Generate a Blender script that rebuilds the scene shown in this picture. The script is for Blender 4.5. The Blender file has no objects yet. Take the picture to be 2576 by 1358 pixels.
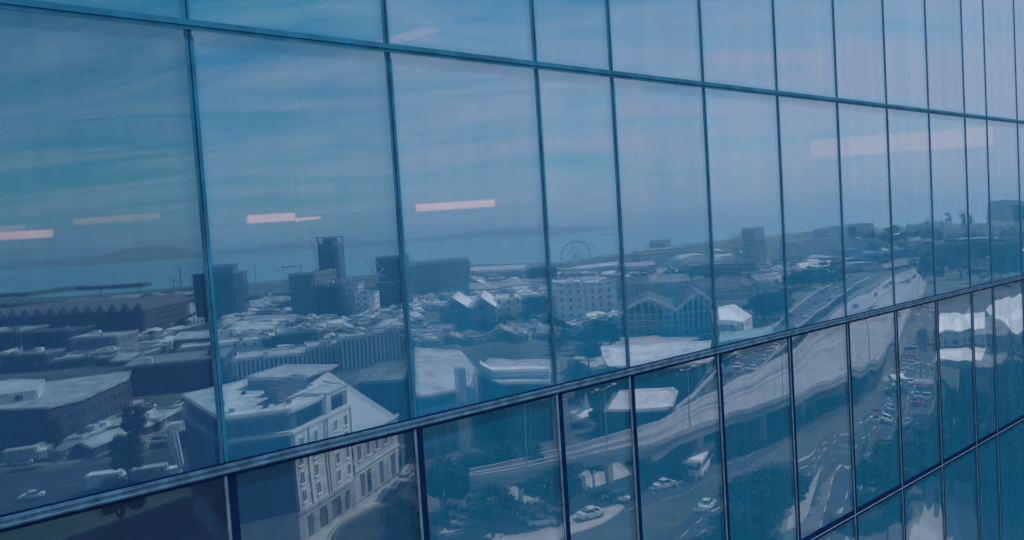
import bpy, bmesh, math, random
from mathutils import Vector, Matrix
R = math.radians
C = bpy.context.scene
COL = C.collection
random.seed(7)

# ------------------------------------------------------------------ camera
F = 1900.0; PW, PH = 2576.0, 1358.0; H = 45.0
TH = math.atan(.064); PT = math.atan(92 / F)
fv = Vector((0, math.cos(PT), -math.sin(PT))); u0 = Vector((0, math.sin(PT), math.cos(PT))); r0 = Vector((1, 0, 0))
rv = r0 * math.cos(TH) - u0 * math.sin(TH); uv = r0 * math.sin(TH) + u0 * math.cos(TH)
cam = bpy.data.objects.new('camera', bpy.data.cameras.new('camera')); COL.objects.link(cam)
cam.matrix_world = Matrix(((rv.x, uv.x, -fv.x, 0), (rv.y, uv.y, -fv.y, 0), (rv.z, uv.z, -fv.z, H), (0, 0, 0, 1)))
cam.data.sensor_width = 36; cam.data.lens = 36 * F / PW
cam.data.clip_start = .05; cam.data.clip_end = 200000
C.camera = cam
C.view_settings.view_transform = 'Standard'; C.view_settings.look = 'None'; C.view_settings.gamma = 1
C.view_settings.exposure = 0.38
C.cycles.use_denoising = True
C.cycles.max_bounces = 10; C.cycles.transmission_bounces = 8; C.cycles.transparent_max_bounces = 12
C.cycles.volume_bounces = 0; C.cycles.glossy_bounces = 3; C.cycles.diffuse_bounces = 3

# ------------------------------------------------------------------ sky and sun
SUN_AZ, SUN_EL = R(62), R(46)          # azimuth clockwise from the view direction (+y)
W = bpy.data.worlds.new('World'); C.world = W; W.use_nodes = True
nt = W.node_tree; N = nt.nodes; LK = nt.links
for n in list(N): N.remove(n)
def nd(t, **k):
    n = N.new(t)
    for a, b in k.items(): setattr(n, a, b)
    return n
sky = nd('ShaderNodeTexSky', sky_type='NISHITA'); sky.sun_disc = False
sky.sun_elevation = SUN_EL; sky.sun_rotation = SUN_AZ
sky.air_density = 1.0; sky.dust_density = 1.0; sky.ozone_density = 1.5
tc = nd('ShaderNodeTexCoord'); sep = nd('ShaderNodeSeparateXYZ'); LK.new(tc.outputs['Generated'], sep.inputs[0])
zz = nd('ShaderNodeMath', operation='ADD'); zz.inputs[1].default_value = .10; LK.new(sep.outputs[2], zz.inputs[0])
zm = nd('ShaderNodeMath', operation='MAXIMUM'); zm.inputs[1].default_value = .05; LK.new(zz.outputs[0], zm.inputs[0])
dx = nd('ShaderNodeMath', operation='DIVIDE'); LK.new(sep.outputs[0], dx.inputs[0]); LK.new(zm.outputs[0], dx.inputs[1])
dy = nd('ShaderNodeMath', operation='DIVIDE'); LK.new(sep.outputs[1], dy.inputs[0]); LK.new(zm.outputs[0], dy.inputs[1])
cmb = nd('ShaderNodeCombineXYZ'); LK.new(dx.outputs[0], cmb.inputs[0]); LK.new(dy.outputs[0], cmb.inputs[1])
mp = nd('ShaderNodeMapping'); mp.inputs['Rotation'].default_value = (0, 0, R(-24)); mp.inputs['Scale'].default_value = (.42, 1.15, 1)
LK.new(cmb.outputs[0], mp.inputs[0])
nz = nd('ShaderNodeTexNoise'); nz.inputs['Scale'].default_value = 1.5; nz.inputs['Detail'].default_value = 10; nz.inputs['Roughness'].default_value = .64
nz.inputs['Distortion'].default_value = .9; LK.new(mp.outputs[0], nz.inputs['Vector'])
cr = nd('ShaderNodeValToRGB'); cr.color_ramp.elements[0].position = .20; cr.color_ramp.elements[1].position = .58
bank = nd('ShaderNodeMath', operation='MULTIPLY_ADD'); bank.inputs[1].default_value = .24; LK.new(sep.outputs[0], bank.inputs[0]); LK.new(nz.outputs['Fac'], bank.inputs[2])
low = nd('ShaderNodeMath', operation='MULTIPLY_ADD'); low.inputs[1].default_value = -.42; LK.new(sep.outputs[2], low.inputs[0]); LK.new(bank.outputs[0], low.inputs[2]); LK.new(low.outputs[0], cr.inputs[0])
cf = nd('ShaderNodeMath', operation='MULTIPLY'); cf.inputs[1].default_value = .92; LK.new(cr.outputs[0], cf.inputs[0])
tint = nd('ShaderNodeMixRGB', blend_type='MULTIPLY'); tint.inputs[0].default_value = 1
tint.inputs[2].default_value = (.36, .76, .74, 1); LK.new(sky.outputs[0], tint.inputs[1])
mx = nd('ShaderNodeMixRGB'); mx.inputs[2].default_value = (6.5, 5.1, 5.4, 1)
LK.new(cf.outputs[0], mx.inputs[0]); LK.new(tint.outputs[0], mx.inputs[1])
bg = nd('ShaderNodeBackground'); bg.inputs[1].default_value = .10; LK.new(mx.outputs[0], bg.inputs[0])
wo = nd('ShaderNodeOutputWorld'); LK.new(bg.outputs[0], wo.inputs[0])
sl = bpy.data.lights.new('sun', 'SUN'); sl.energy = 4.3; sl.angle = R(.5); sl.color = (1, .78, .72)
so = bpy.data.objects.new('sun', sl); COL.objects.link(so)
sd = Vector((math.sin(SUN_AZ) * math.cos(SUN_EL), math.cos(SUN_AZ) * math.cos(SUN_EL), math.sin(SUN_EL)))
so.rotation_euler = sd.to_track_quat('Z', 'Y').to_euler(); so.location = (200, 0, 300)

# ------------------------------------------------------------------ where the photo's points stand
def ray(px, py): return fv + rv * ((px - PW / 2) / F) + uv * ((PH / 2 - py) / F)
def G(px, py, z=0.0):
    d = ray(px, py); t = (z - H) / d.z
    return Vector((d.x * t, d.y * t, z))
def ZY(px, py, Y):                     # height seen at pixel on the frontal plane at depth Y
    d = ray(px, py); return H + d.z * Y / d.y

# ------------------------------------------------------------------ materials
MATS = {}
def mat(name, col, rough=.85, var=.25, scale=.6, metal=0, spec=.3, col2=None, emit=None):
    if name in MATS: return MATS[name]
    m = bpy.data.materials.new(name); m.use_nodes = True; t = m.node_tree; b = t.nodes['Principled BSDF']
    b.inputs['Roughness'].default_value = rough; b.inputs['Metallic'].default_value = metal
    b.inputs['Specular IOR Level'].default_value = spec
    co = t.nodes.new('ShaderNodeTexCoord'); nz = t.nodes.new('ShaderNodeTexNoise')
    nz.inputs['Scale'].default_value = scale; nz.inputs['Detail'].default_value = 6; nz.inputs['Roughness'].default_value = .65
    t.links.new(co.outputs['Object'], nz.inputs['Vector'])
    rp = t.nodes.new('ShaderNodeValToRGB'); rp.color_ramp.elements[0].position = .32; rp.color_ramp.elements[1].position = .68
    c2 = col2 or tuple(min(1, c * (1 + var)) for c in col)
    c1 = col if col2 else tuple(c * (1 - var) for c in col)
    rp.color_ramp.elements[0].color = (*c1, 1); rp.color_ramp.elements[1].color = (*c2, 1)
    t.links.new(nz.outputs['Fac'], rp.inputs[0]); t.links.new(rp.outputs[0], b.inputs['Base Color'])
    if emit:
        b.inputs['Emission Color'].default_value = (*emit[0], 1); b.inputs['Emission Strength'].default_value = emit[1]
    MATS[name] = m; return m

def wmat(name, wall, glass, bay=3.0, storey=3.2, fw=.5, fh=.5, rough=.8):
    """wall with a grid of window openings as surface pattern (far buildings only)"""
    if name in MATS: return MATS[name]
    m = mat(name, wall, rough, .18, .35); t = m.node_tree; b = t.nodes['Principled BSDF']
    wallcol = b.inputs['Base Color'].links[0].from_socket
    co = t.nodes.new('ShaderNodeTexCoord'); s = t.nodes.new('ShaderNodeSeparateXYZ'); sn = t.nodes.new('ShaderNodeSeparateXYZ')
    t.links.new(co.outputs['Object'], s.inputs[0]); t.links.new(co.outputs['Normal'], sn.inputs[0])
    def M(op, a, bb=None):
        n = t.nodes.new('ShaderNodeMath'); n.operation = op
        for i, v in enumerate((a, bb)):
            if v is None: continue
            if isinstance(v, (int, float)): n.inputs[i].default_value = v
            else: t.links.new(v, n.inputs[i])
        return n.outputs[0]
    side = M('GREATER_THAN', M('ABSOLUTE', sn.outputs[0]), .5)
    h = M('ADD', M('MULTIPLY', s.outputs[0], M('SUBTRACT', 1, side)), M('MULTIPLY', s.outputs[1], side))
    fx = M('FRACT', M('ADD', M('DIVIDE', h, bay), 100.5)); fz = M('FRACT', M('ADD', M('DIVIDE', s.outputs[2], storey), 100.1))
    inx = M('LESS_THAN', M('ABSOLUTE', M('SUBTRACT', fx, .5)), fw / 2); inz = M('LESS_THAN', M('ABSOLUTE', M('SUBTRACT', fz, .55)), fh / 2)
    msk = M('MULTIPLY', M('MULTIPLY', inx, inz), M('LESS_THAN', M('ABSOLUTE', sn.outputs[2]), .5))
    mix = t.nodes.new('ShaderNodeMixRGB'); t.links.new(msk, mix.inputs[0]); t.links.new(wallcol, mix.inputs[1])
    mix.inputs[2].default_value = (*glass, 1); t.links.new(mix.outputs[0], b.inputs['Base Color'])
    rr = M('SUBTRACT', rough, M('MULTIPLY', msk, rough - .12)); t.links.new(rr, b.inputs['Roughness'])
    return m

GL = (.02, .035, .05)
asphalt = mat('asphalt', (.045, .052, .058), .9, .3, .12)
deckm = mat('highway_concrete_surface', (.30, .30, .305), .85, .22, .09)
concrete = mat('concrete', (.48, .47, .46), .85, .2, .2)
pale = mat('pale_paving', (.42, .40, .38), .9, .2, .15)
white = mat('white_paint', (.78, .77, .76), .6, .06, .5)
roofw = mat('white_roof_sheeting', (.72, .70, .70), .6, .12, .12)
roofg = mat('grey_roof_sheeting', (.28, .28, .29), .7, .25, .12)
roofd = mat('dark_roof', (.09, .09, .10), .8, .3, .15)
roofl = mat('light_roof', (.50, .49, .49), .7, .2, .12)
grassm = mat('grass', (.05, .075, .03), .95, .3, .05, col2=(.10, .10, .06))
glassd = mat('dark_window_glass', (.02, .03, .04), .08, .2, .3, spec=.6)
darkm = mat('dark_metal', (.03, .035, .04), .5, .2, 1)
metal = mat('grey_metal', (.45, .46, .48), .4, .15, 2, metal=.6)
bark = mat('bark', (.10, .075, .055), .95, .3, 3)
tyre = mat('rubber', (.02, .02, .02), .9, .1, 5)
linem = mat('road_line_paint', (.42, .42, .41), .7, .1, 1)
for rm, sc_ in ((roofw, 1.1), (roofl, 1.0), (roofg, 1.2)):
    t = rm.node_tree; b = t.nodes['Principled BSDF']; src = b.inputs['Base Color'].links[0].from_socket
    co = t.nodes.new('ShaderNodeTexCoord'); wv = t.nodes.new('ShaderNodeTexWave'); wv.bands_direction = 'X'; wv.inputs['Scale'].default_value = sc_ * .5; wv.inputs['Distortion'].default_value = .3
    n2 = t.nodes.new('ShaderNodeTexNoise'); n2.inputs['Scale'].default_value = .25; n2.inputs['Detail'].default_value = 9; n2.inputs['Roughness'].default_value = .75
    t.links.new(co.outputs['Object'], wv.inputs['Vector']); t.links.new(co.outputs['Object'], n2.inputs['Vector'])
    r1 = t.nodes.new('ShaderNodeMapRange'); r1.inputs['From Min'].default_value = 0; r1.inputs['From Max'].default_value = .25; r1.inputs['To Min'].default_value = .72; r1.inputs['To Max'].default_value = 1; t.links.new(wv.outputs['Fac'], r1.inputs['Value'])
    r2 = t.nodes.new('ShaderNodeMapRange'); r2.inputs['From Min'].default_value = .38; r2.inputs['From Max'].default_value = .52; r2.inputs['To Min'].default_value = .55; r2.inputs['To Max'].default_value = 1; t.links.new(n2.outputs['Fac'], r2.inputs['Value'])
    m_ = t.nodes.new('ShaderNodeMath'); m_.operation = 'MULTIPLY'; t.links.new(r1.outputs[0], m_.inputs[0]); t.links.new(r2.outputs[0], m_.inputs[1])
    vm = t.nodes.new('ShaderNodeVectorMath'); vm.operation = 'SCALE'; t.links.new(src, vm.inputs[0]); t.links.new(m_.outputs[0], vm.inputs['Scale']); t.links.new(vm.outputs[0], b.inputs['Base Color'])
wm = {
    'dark': wmat('dark_brick_wall', (.07, .06, .06), GL, 3, 3.2, .45, .45),
    'black': wmat('black_cladding_wall', (.018, .018, .022), (.04, .05, .06), 4, 3.2, .7, .5),
    'grid': wmat('grey_gridded_wall', (.20, .20, .21), GL, 2.6, 3.2, .6, .6),
    'pale': wmat('pale_plaster_wall', (.45, .44, .42), GL, 3.2, 3.2, .4, .42),
    'white': wmat('white_plaster_wall', (.68, .67, .66), GL, 4.2, 3.6, .32, .4),
    'shed': wmat('grey_shed_wall', (.22, .22, .23), (.10, .11, .12), 6, 5, .5, .4),
    'rib': wmat('ribbed_white_wall', (.55, .55, .55), (.05, .06, .07), 1.5, 60, .5, 1.0),
    'blue': wmat('blue_glass_wall', (.12, .16, .20), (.03, .05, .07), 1.8, 3.4, .86, .8, .3),
    'arch': wmat('long_warehouse_wall', (.33, .32, .31), GL, 2.4, 3.6, .5, .66),
}

# ------------------------------------------------------------------ mesh helpers
class MB:
    def __init__(s): s.v = []; s.f = []; s.mi = []; s.m = []
    def mat(s, m):
        if m not in s.m: s.m.append(m)
        s.cur = s.m.index(m); return s
    def add(s, vs, fs):
        b = len(s.v); s.v += [tuple(v) for v in vs]; s.f += [[b + i for i in f] for f in fs]; s.mi += [getattr(s, 'cur', 0)] * len(fs); return s
    def box(s, x0, x1, y0, y1, z0, z1):
        return s.add([(x0, y0, z0), (x1, y0, z0), (x1, y1, z0), (x0, y1, z0), (x0, y0, z1), (x1, y0, z1), (x1, y1, z1), (x0, y1, z1)],
                     [(0, 3, 2, 1), (4, 5, 6, 7), (0, 1, 5, 4), (1, 2, 6, 5), (2, 3, 7, 6), (3, 0, 4, 7)])
    def prism(s, poly, z0, z1, cap=True):
        n = len(poly)
        a = sum(poly[i][0] * poly[(i + 1) % n][1] - poly[(i + 1) % n][0] * poly[i][1] for i in range(n))
        if a < 0: poly = poly[::-1]
        vs = [(p[0], p[1], z0) for p in poly] + [(p[0], p[1], z1) for p in poly]
        fs = [(i, (i + 1) % n, n + (i + 1) % n, n + i) for i in range(n)]
        if cap: fs += [tuple(range(n, 2 * n)), tuple(range(n - 1, -1, -1))]
        return s.add(vs, fs)
    def bar(s, a, b, w, h=None):
        h = h or w; a, b = Vector(a), Vector(b); d = (b - a).normalized()
        up = Vector((0, 0, 1)) if abs(d.z) < .95 else Vector((1, 0, 0))
        x = d.cross(up).normalized() * (w / 2); y = x.cross(d).normalized() * (h / 2)
        vs = [p + sx * x + sy * y for p in (a, b) for sx, sy in ((-1, -1), (1, -1), (1, 1), (-1, 1))]
        return s.add(vs, [(0, 1, 2, 3), (7, 6, 5, 4), (0, 4, 5, 1), (1, 5, 6, 2), (2, 6, 7, 3), (3, 7, 4, 0)])
    def tube(s, pts, rad, n=8):
        ring = []
        for i, p in enumerate(pts):
            p = Vector(p); d = (Vector(pts[min(i + 1, len(pts) - 1)]) - Vector(pts[max(i - 1, 0)])).normalized()
            up = Vector((0, 0, 1)) if abs(d.z) < .9 else Vector((1, 0, 0))
            x = d.cross(up).normalized(); y = x.cross(d)
            ring.append([p + (x * math.cos(2 * math.pi * k / n) + y * math.sin(2 * math.pi * k / n)) * rad[i] for k in range(n)])
        vs = [v for r_ in ring for v in r_]; fs = []
        for i in range(len(pts) - 1):
            for k in range(n):
                fs.append((i * n + k, i * n + (k + 1) % n, (i + 1) * n + (k + 1) % n, (i + 1) * n + k))
        fs += [tuple(range(n)), tuple(range((len(pts) - 1) * n, len(pts) * n))]
        return s.add(vs, fs)
    def cyl(s, c, axis, r, l, n=16):
        c = Vector(c); a = Vector(axis).normalized()
        return s.tube([c - a * l / 2, c + a * l / 2], [r, r], n)
    def sheet(s, pts, z=None):
        return s.add([(p[0], p[1], p[2] if z is None else z) for p in pts], [tuple(range(len(pts)))])
    def gable(s, x0, x1, y0, y1, z0, rise, axis='x', ov=.3, th=.25):
        """pitched roof with eaves and thickness; ridge along axis"""
        if axis == 'x':
            m = (y0 + y1) / 2; pr = [(y0 - ov, z0), (m, z0 + rise), (y1 + ov, z0), (y1 + ov, z0 - th), (m, z0 + rise - th), (y0 - ov, z0 - th)]
            f = lambda t, q: (t, q[0], q[1]); a, b = x0 - ov, x1 + ov
        else:
            m = (x0 + x1) / 2; pr = [(x0 - ov, z0), (m, z0 + rise), (x1 + ov, z0), (x1 + ov, z0 - th), (m, z0 + rise - th), (x0 - ov, z0 - th)]
            f = lambda t, q: (q[0], t, q[1]); a, b = y0 - ov, y1 + ov
        n = 6; vs = [f(a, q) for q in pr] + [f(b, q) for q in pr]
        fs = [(i, (i + 1) % n, n + (i + 1) % n, n + i) for i in range(n)]
        fs += [(0, 1, 4, 5), (1, 2, 3, 4), (6, 11, 10, 7), (7, 10, 9, 8)]
        return s.add(vs, fs)
    def build(s, name, m=None, parent=None, smooth=False):
        me = bpy.data.meshes.new(name); me.from_pydata(s.v, [], s.f)
        for q in (s.m or [m]): me.materials.append(q)
        if s.m: me.polygons.foreach_set('material_index', s.mi)
        bm = bmesh.new(); bm.from_mesh(me); bmesh.ops.recalc_face_normals(bm, faces=bm.faces); bm.to_mesh(me); bm.free()
        if smooth: me.polygons.foreach_set('use_smooth', [True] * len(me.polygons))
        o = bpy.data.objects.new(name, me); COL.objects.link(o)
        if parent: o.parent = parent
        return o
def tag(o, label, cat, group=None, kind=None):
    if label: o['label'] = label
    if cat: o['category'] = cat
    if group: o['group'] = group
    if kind: o['kind'] = kind
    return o
def thing(name, label, cat, loc=(0, 0, 0), rz=0, group=None):
    o = bpy.data.objects.new(name, None); COL.objects.link(o); o.location = loc; o.rotation_euler = (0, 0, rz)
    return tag(o, label, cat, group)
KIDS = {}
def reg(root):
    KIDS[root.name] = [(c, [g for g in COL.objects if g.parent == c]) for c in COL.objects if c.parent == root]
    return root
def dup(root, loc, rz=0, sc=1, label=None, group=None, swap=None):
    r_ = root.copy(); COL.objects.link(r_); r_.location = loc; r_.rotation_euler = (0, 0, rz); r_.scale = (sc, sc, sc) if not hasattr(sc, '__len__') else sc
    if label: r_['label'] = label
    if group: r_['group'] = group
    for ch, gs in KIDS[root.name]:
        c = ch.copy(); COL.objects.link(c); c.parent = r_
        if swap and ch.name.split('.')[0] == 'body':
            c.material_slots[0].link = 'OBJECT'; c.material_slots[0].material = swap
        for g in gs:
            d = g.copy(); COL.objects.link(d); d.parent = c
    return r_
def struct(name, mb, m): return tag(mb.build(name, m), None, None, kind='structure')

def text(s, size, loc, rot, m, parent, name='lettering'):
    cu = bpy.data.curves.new(name, 'FONT'); cu.body = s; cu.size = size; cu.extrude = .02; cu.align_x = 'CENTER'; cu.align_y = 'CENTER'
    o = bpy.data.objects.new(name, cu); COL.objects.link(o); o.location = loc; o.rotation_euler = rot; cu.materials.append(m); me = bpy.data.meshes.new_from_object(o); q_ = bpy.data.objects.new(name, me); COL.objects.link(q_); q_.location = loc; q_.rotation_euler = rot; q_.parent = parent; bpy.data.objects.remove(o); return q_

# ------------------------------------------------------------------ glass curtain wall
DW = 6.2
dv = ray(3660, 436); UW = Vector((dv.x, dv.y, 0)).normalized(); NW = Vector((-UW.y, UW.x, 0))
Smul = [-5.2, -3.42, -1.66, .1, 1.86, 3.635, 5.455, 6.63, 8.37, 10.11, 11.83, 13.53, 15.22, 16.9, 18.05, 19.85, 21.6, 23.4, 25.2, 27.0, 28.8, 30.6, 32.4, 34.2, 36.0]
Tz = [-8.3, -4.97, -1.74, 1.785, 5.2, 8.7]
wall = thing('glass_curtain_wall', 'tall wall of tinted glass panes in thin metal frames with the harbour city showing in it', 'glass wall')
wall.matrix_world = Matrix(((UW.x, -NW.x, 0, NW.x * DW), (UW.y, -NW.y, 0, NW.y * DW), (0, 0, 1, H), (0, 0, 0, 1)))
# local frame: x along the wall, y towards the viewer, z up from eye height
def pane_mat(i, j, T, R_, V, SE):
    m = bpy.data.materials.new('tinted_glass'); m.use_nodes = True; t = m.node_tree
    for n in list(t.nodes): t.nodes.remove(n)
    rf = t.nodes.new('ShaderNodeBsdfRefraction'); rf.inputs['Color'].default_value = (*T, 1); rf.inputs['IOR'].default_value = 1.45; rf.inputs['Roughness'].default_value = 0
    gl = t.nodes.new('ShaderNodeBsdfGlossy'); gl.inputs['Roughness'].default_value = .02; gl.inputs['Color'].default_value = (.32, .75, 1, 1)
    mi = t.nodes.new('ShaderNodeMixShader'); mi.inputs[0].default_value = R_
    df = t.nodes.new('ShaderNodeBsdfDiffuse'); df.inputs['Color'].default_value = (*V, 1); m2 = t.nodes.new('ShaderNodeMixShader'); m2.inputs[0].default_value = .38  # blue diffuse painted in as a veil of light that lifts the shadows
    co = t.nodes.new('ShaderNodeTexCoord'); mpn = t.nodes.new('ShaderNodeMapping')
    mpn.inputs['Location'].default_value = (i * 7.3, 0, j * 3.1); mpn.inputs['Scale'].default_value = (1, 0, .8)
    nz = t.nodes.new('ShaderNodeTexNoise'); nz.inputs['Scale'].default_value = .9; nz.inputs['Detail'].default_value = .6
    sx = t.nodes.new('ShaderNodeSeparateXYZ'); t.links.new(co.outputs['Object'], sx.inputs[0])
    def mr(out_, a, b_):
        n = t.nodes.new('ShaderNodeMapRange'); n.interpolation_type = 'SMOOTHSTEP'; n.inputs['From Min'].default_value = a; n.inputs['From Max'].default_value = b_
        t.links.new(out_, n.inputs['Value']); return n.outputs[0]
    def mxm(a, b_):
        n = t.nodes.new('ShaderNodeMath'); n.operation = 'MAXIMUM'; t.links.new(a, n.inputs[0]); t.links.new(b_, n.inputs[1]); return n.outputs[0]
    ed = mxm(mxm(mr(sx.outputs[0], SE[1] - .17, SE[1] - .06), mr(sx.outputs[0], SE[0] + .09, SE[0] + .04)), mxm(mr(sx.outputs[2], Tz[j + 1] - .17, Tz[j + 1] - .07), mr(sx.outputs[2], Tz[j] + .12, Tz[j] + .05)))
    ml = t.nodes.new('ShaderNodeMixRGB'); ml.inputs[1].default_value = (*T, 1); ml.inputs[2].default_value = (T[0] * .76, T[1] * .86, T[2] * .93, 1); t.links.new(ed, ml.inputs[0]); t.links.new(ml.outputs[0], rf.inputs['Color'])  # offset reflection beside the frames put into a darker edge tint
    bp = t.nodes.new('ShaderNodeBump'); bp.inputs['Strength'].default_value = 1; bp.inputs['Distance'].default_value = 1
    t.links.new(co.outputs['Object'], mpn.inputs[0]); t.links.new(mpn.outputs[0], nz.inputs['Vector']); 
    dp = t.nodes.new('ShaderNodeVectorMath'); dp.operation = 'DOT_PRODUCT'; dp.inputs[1].default_value = (rp.uniform(-.0012, .0012), 0, rp.uniform(-.0016, .0016)); t.links.new(co.outputs['Object'], dp.inputs[0])
    ma = t.nodes.new('ShaderNodeMath'); ma.operation = 'MULTIPLY_ADD'; ma.inputs[1].default_value = WAVE[j]; t.links.new(nz.outputs['Fac'], ma.inputs[0]); t.links.new(dp.outputs['Value'], ma.inputs[2]); t.links.new(ma.outputs[0], bp.inputs['Height'])
    t.links.new(bp.outputs[0], rf.inputs['Normal'])
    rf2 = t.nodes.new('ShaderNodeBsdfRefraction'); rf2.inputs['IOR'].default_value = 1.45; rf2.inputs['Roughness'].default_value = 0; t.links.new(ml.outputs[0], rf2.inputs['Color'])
    dp2 = t.nodes.new('ShaderNodeVectorMath'); dp2.operation = 'DOT_PRODUCT'; dp2.inputs[1].default_value = (rp.choice((-1, 1)) * rp.uniform(.007, .013), 0, rp.uniform(.003, .008)); t.links.new(co.outputs['Object'], dp2.inputs[0])
    ad = t.nodes.new('ShaderNodeMath'); ad.operation = 'ADD'; t.links.new(dp2.outputs['Value'], ad.inputs[0]); t.links.new(ma.outputs[0], ad.inputs[1])
    bp2 = t.nodes.new('ShaderNodeBump'); bp2.inputs['Distance'].default_value = 1; t.links.new(ad.outputs[0], bp2.inputs['Height']); t.links.new(bp2.outputs[0], rf2.inputs['Normal'])
    gm = t.nodes.new('ShaderNodeMixShader'); gm.inputs[0].default_value = .24; t.links.new(rf.outputs[0], gm.inputs[1]); t.links.new(rf2.outputs[0], gm.inputs[2])
    t.links.new(gm.outputs[0], mi.inputs[1]); t.links.new(gl.outputs[0], mi.inputs[2])
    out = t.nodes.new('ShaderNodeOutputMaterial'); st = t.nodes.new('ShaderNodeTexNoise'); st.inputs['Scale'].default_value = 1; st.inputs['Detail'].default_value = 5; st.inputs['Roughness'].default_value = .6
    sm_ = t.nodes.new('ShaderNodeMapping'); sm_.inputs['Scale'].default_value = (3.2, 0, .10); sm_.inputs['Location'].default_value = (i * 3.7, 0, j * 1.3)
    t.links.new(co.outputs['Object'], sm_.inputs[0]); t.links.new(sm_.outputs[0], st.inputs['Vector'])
    sr = t.nodes.new('ShaderNodeMapRange'); sr.inputs['From Min'].default_value = .3; sr.inputs['From Max'].default_value = .7; sr.inputs['To Min'].default_value = .29; sr.inputs['To Max'].default_value = .43  # veil varied in upright bands, painting reflected columns and light streaks
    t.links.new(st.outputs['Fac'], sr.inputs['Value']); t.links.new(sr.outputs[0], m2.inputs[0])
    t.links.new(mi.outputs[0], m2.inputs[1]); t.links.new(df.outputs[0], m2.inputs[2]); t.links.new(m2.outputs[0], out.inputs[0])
    return m
WAVE = [.0085, .0085, .0048, .0025, .002]
clr = bpy.data.materials.new('clear_glass'); clr.use_nodes = True
for n in list(clr.node_tree.nodes): clr.node_tree.nodes.remove(n)
_r = clr.node_tree.nodes.new('ShaderNodeBsdfRefraction'); _r.inputs['IOR'].default_value = 1.45; _r.inputs['Roughness'].default_value = 0; _r.inputs['Color'].default_value = (.97, .985, .985, 1)
_o = clr.node_tree.nodes.new('ShaderNodeOutputMaterial'); clr.node_tree.links.new(_r.outputs[0], _o.inputs[0])
mulm = mat('blue_grey_frame_metal', (.02, .22, .42), .6, .35, 3, spec=.05)
silver = mat('weathered_silver_trim', (.05, .19, .34), .7, .5, 8, spec=.05)
silicone = mat('black_silicone_joint', (.005, .025, .10), .9, .3, 5, spec=0)
streak = mat('pale_metal_edge', (.11, .28, .43), .7, .4, 4, spec=.05)
rp = random.Random(3)
for j in range(len(Tz) - 1):
    for i in range(len(Smul) - 1):
        s0, s1 = Smul[i], Smul[i + 1]; sm = (s0 + s1) / 2
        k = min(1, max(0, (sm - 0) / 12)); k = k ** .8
        v = (.78 + .22 * k) * (1 + rp.uniform(-.04, .04))  # vignette put into the glass tint: panes darker towards the left
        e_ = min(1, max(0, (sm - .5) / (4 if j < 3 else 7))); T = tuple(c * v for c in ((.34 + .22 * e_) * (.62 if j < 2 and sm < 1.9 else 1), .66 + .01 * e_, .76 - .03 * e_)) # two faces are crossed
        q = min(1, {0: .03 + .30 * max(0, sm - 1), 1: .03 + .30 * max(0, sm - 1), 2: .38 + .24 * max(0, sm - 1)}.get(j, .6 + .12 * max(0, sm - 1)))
        gq = min(1, max(0, (sm - .3) / 4.0)) if j < 3 else 1; V = ((.03 if j == 2 else .045) * (1 - gq), (.15 if j == 2 else .08) + (.29 if j == 2 else .36) * gq * min(1, q + .2), .30 + .66 * q * (.72 + .28 * gq)); V = tuple(c * (.78 if j < 2 else 1) for c in V)  # vignette carried into the veil colour: navy at the lower left
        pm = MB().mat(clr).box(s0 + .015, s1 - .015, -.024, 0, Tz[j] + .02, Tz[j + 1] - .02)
        pm.m.append(pane_mat(i, j, T, .06, V, (s0, s1))); pm.mi[4] = 1   # face towards the viewer, carrying the painted blue veil
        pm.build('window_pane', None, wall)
for s_ in Smul:
    m = MB()
    m.mat(mulm).box(s_ - .034, s_ + .026, .001, .006, 1.70, Tz[-1] + .1)
    m.mat(silicone).box(s_ + .000, s_ + .006, .0065, .008, -1.70, Tz[-1] + .1)
    m.mat(mulm).box(s_ - .028, s_ + .036, .001, .006, -1.70, 1.6995)
    m.mat(streak).box(s_ - .008, s_ - .003, .0065, .009, -1.66, .35)
    m.mat(streak).box(s_ - .012, s_ + .012, .001, .018, Tz[0], -1.80)
    m.mat(silicone).box(s_ + .0125, s_ + .085, .001, .010, Tz[0], -1.80)
    m.build('mullion', None, wall)
s0, s1 = Smul[0] - .1, Smul[-1] + .1
for zt in Tz:
    m = MB()
    if zt > 1:
        m.mat(mulm).box(s0, s1, .013, .020, zt - .035, zt + .045); m.mat(silicone).box(s0, s1, .0205, .023, zt - .008, zt - .002)
    elif zt > -3:
        m.mat(silver).box(s0, s1, .013, .022, zt - .042, zt + .034); m.mat(streak).box(s0, s1, .0225, .027, zt - .028, zt - .022)
        m.mat(streak).box(s0, s1, .0225, .026, zt + .016, zt + .019)
        m.mat(silicone).box(s0, s1, .001, .0125, zt - .07, zt - .0425); m.mat(silicone).box(s0, s1, .001, .0125, zt + .0345, zt + .05)
    else:
        m.mat(silicone).box(s0, s1, .001, .0125, zt - .02, zt + .075); m.mat(streak).box(s0, s1, .013, .020, zt - .022, zt - .008)
        m.mat(silicone).box(s0, s1, .001, .012, zt - .06, zt - .021)
    m.build('transom', None, wall)

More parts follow.
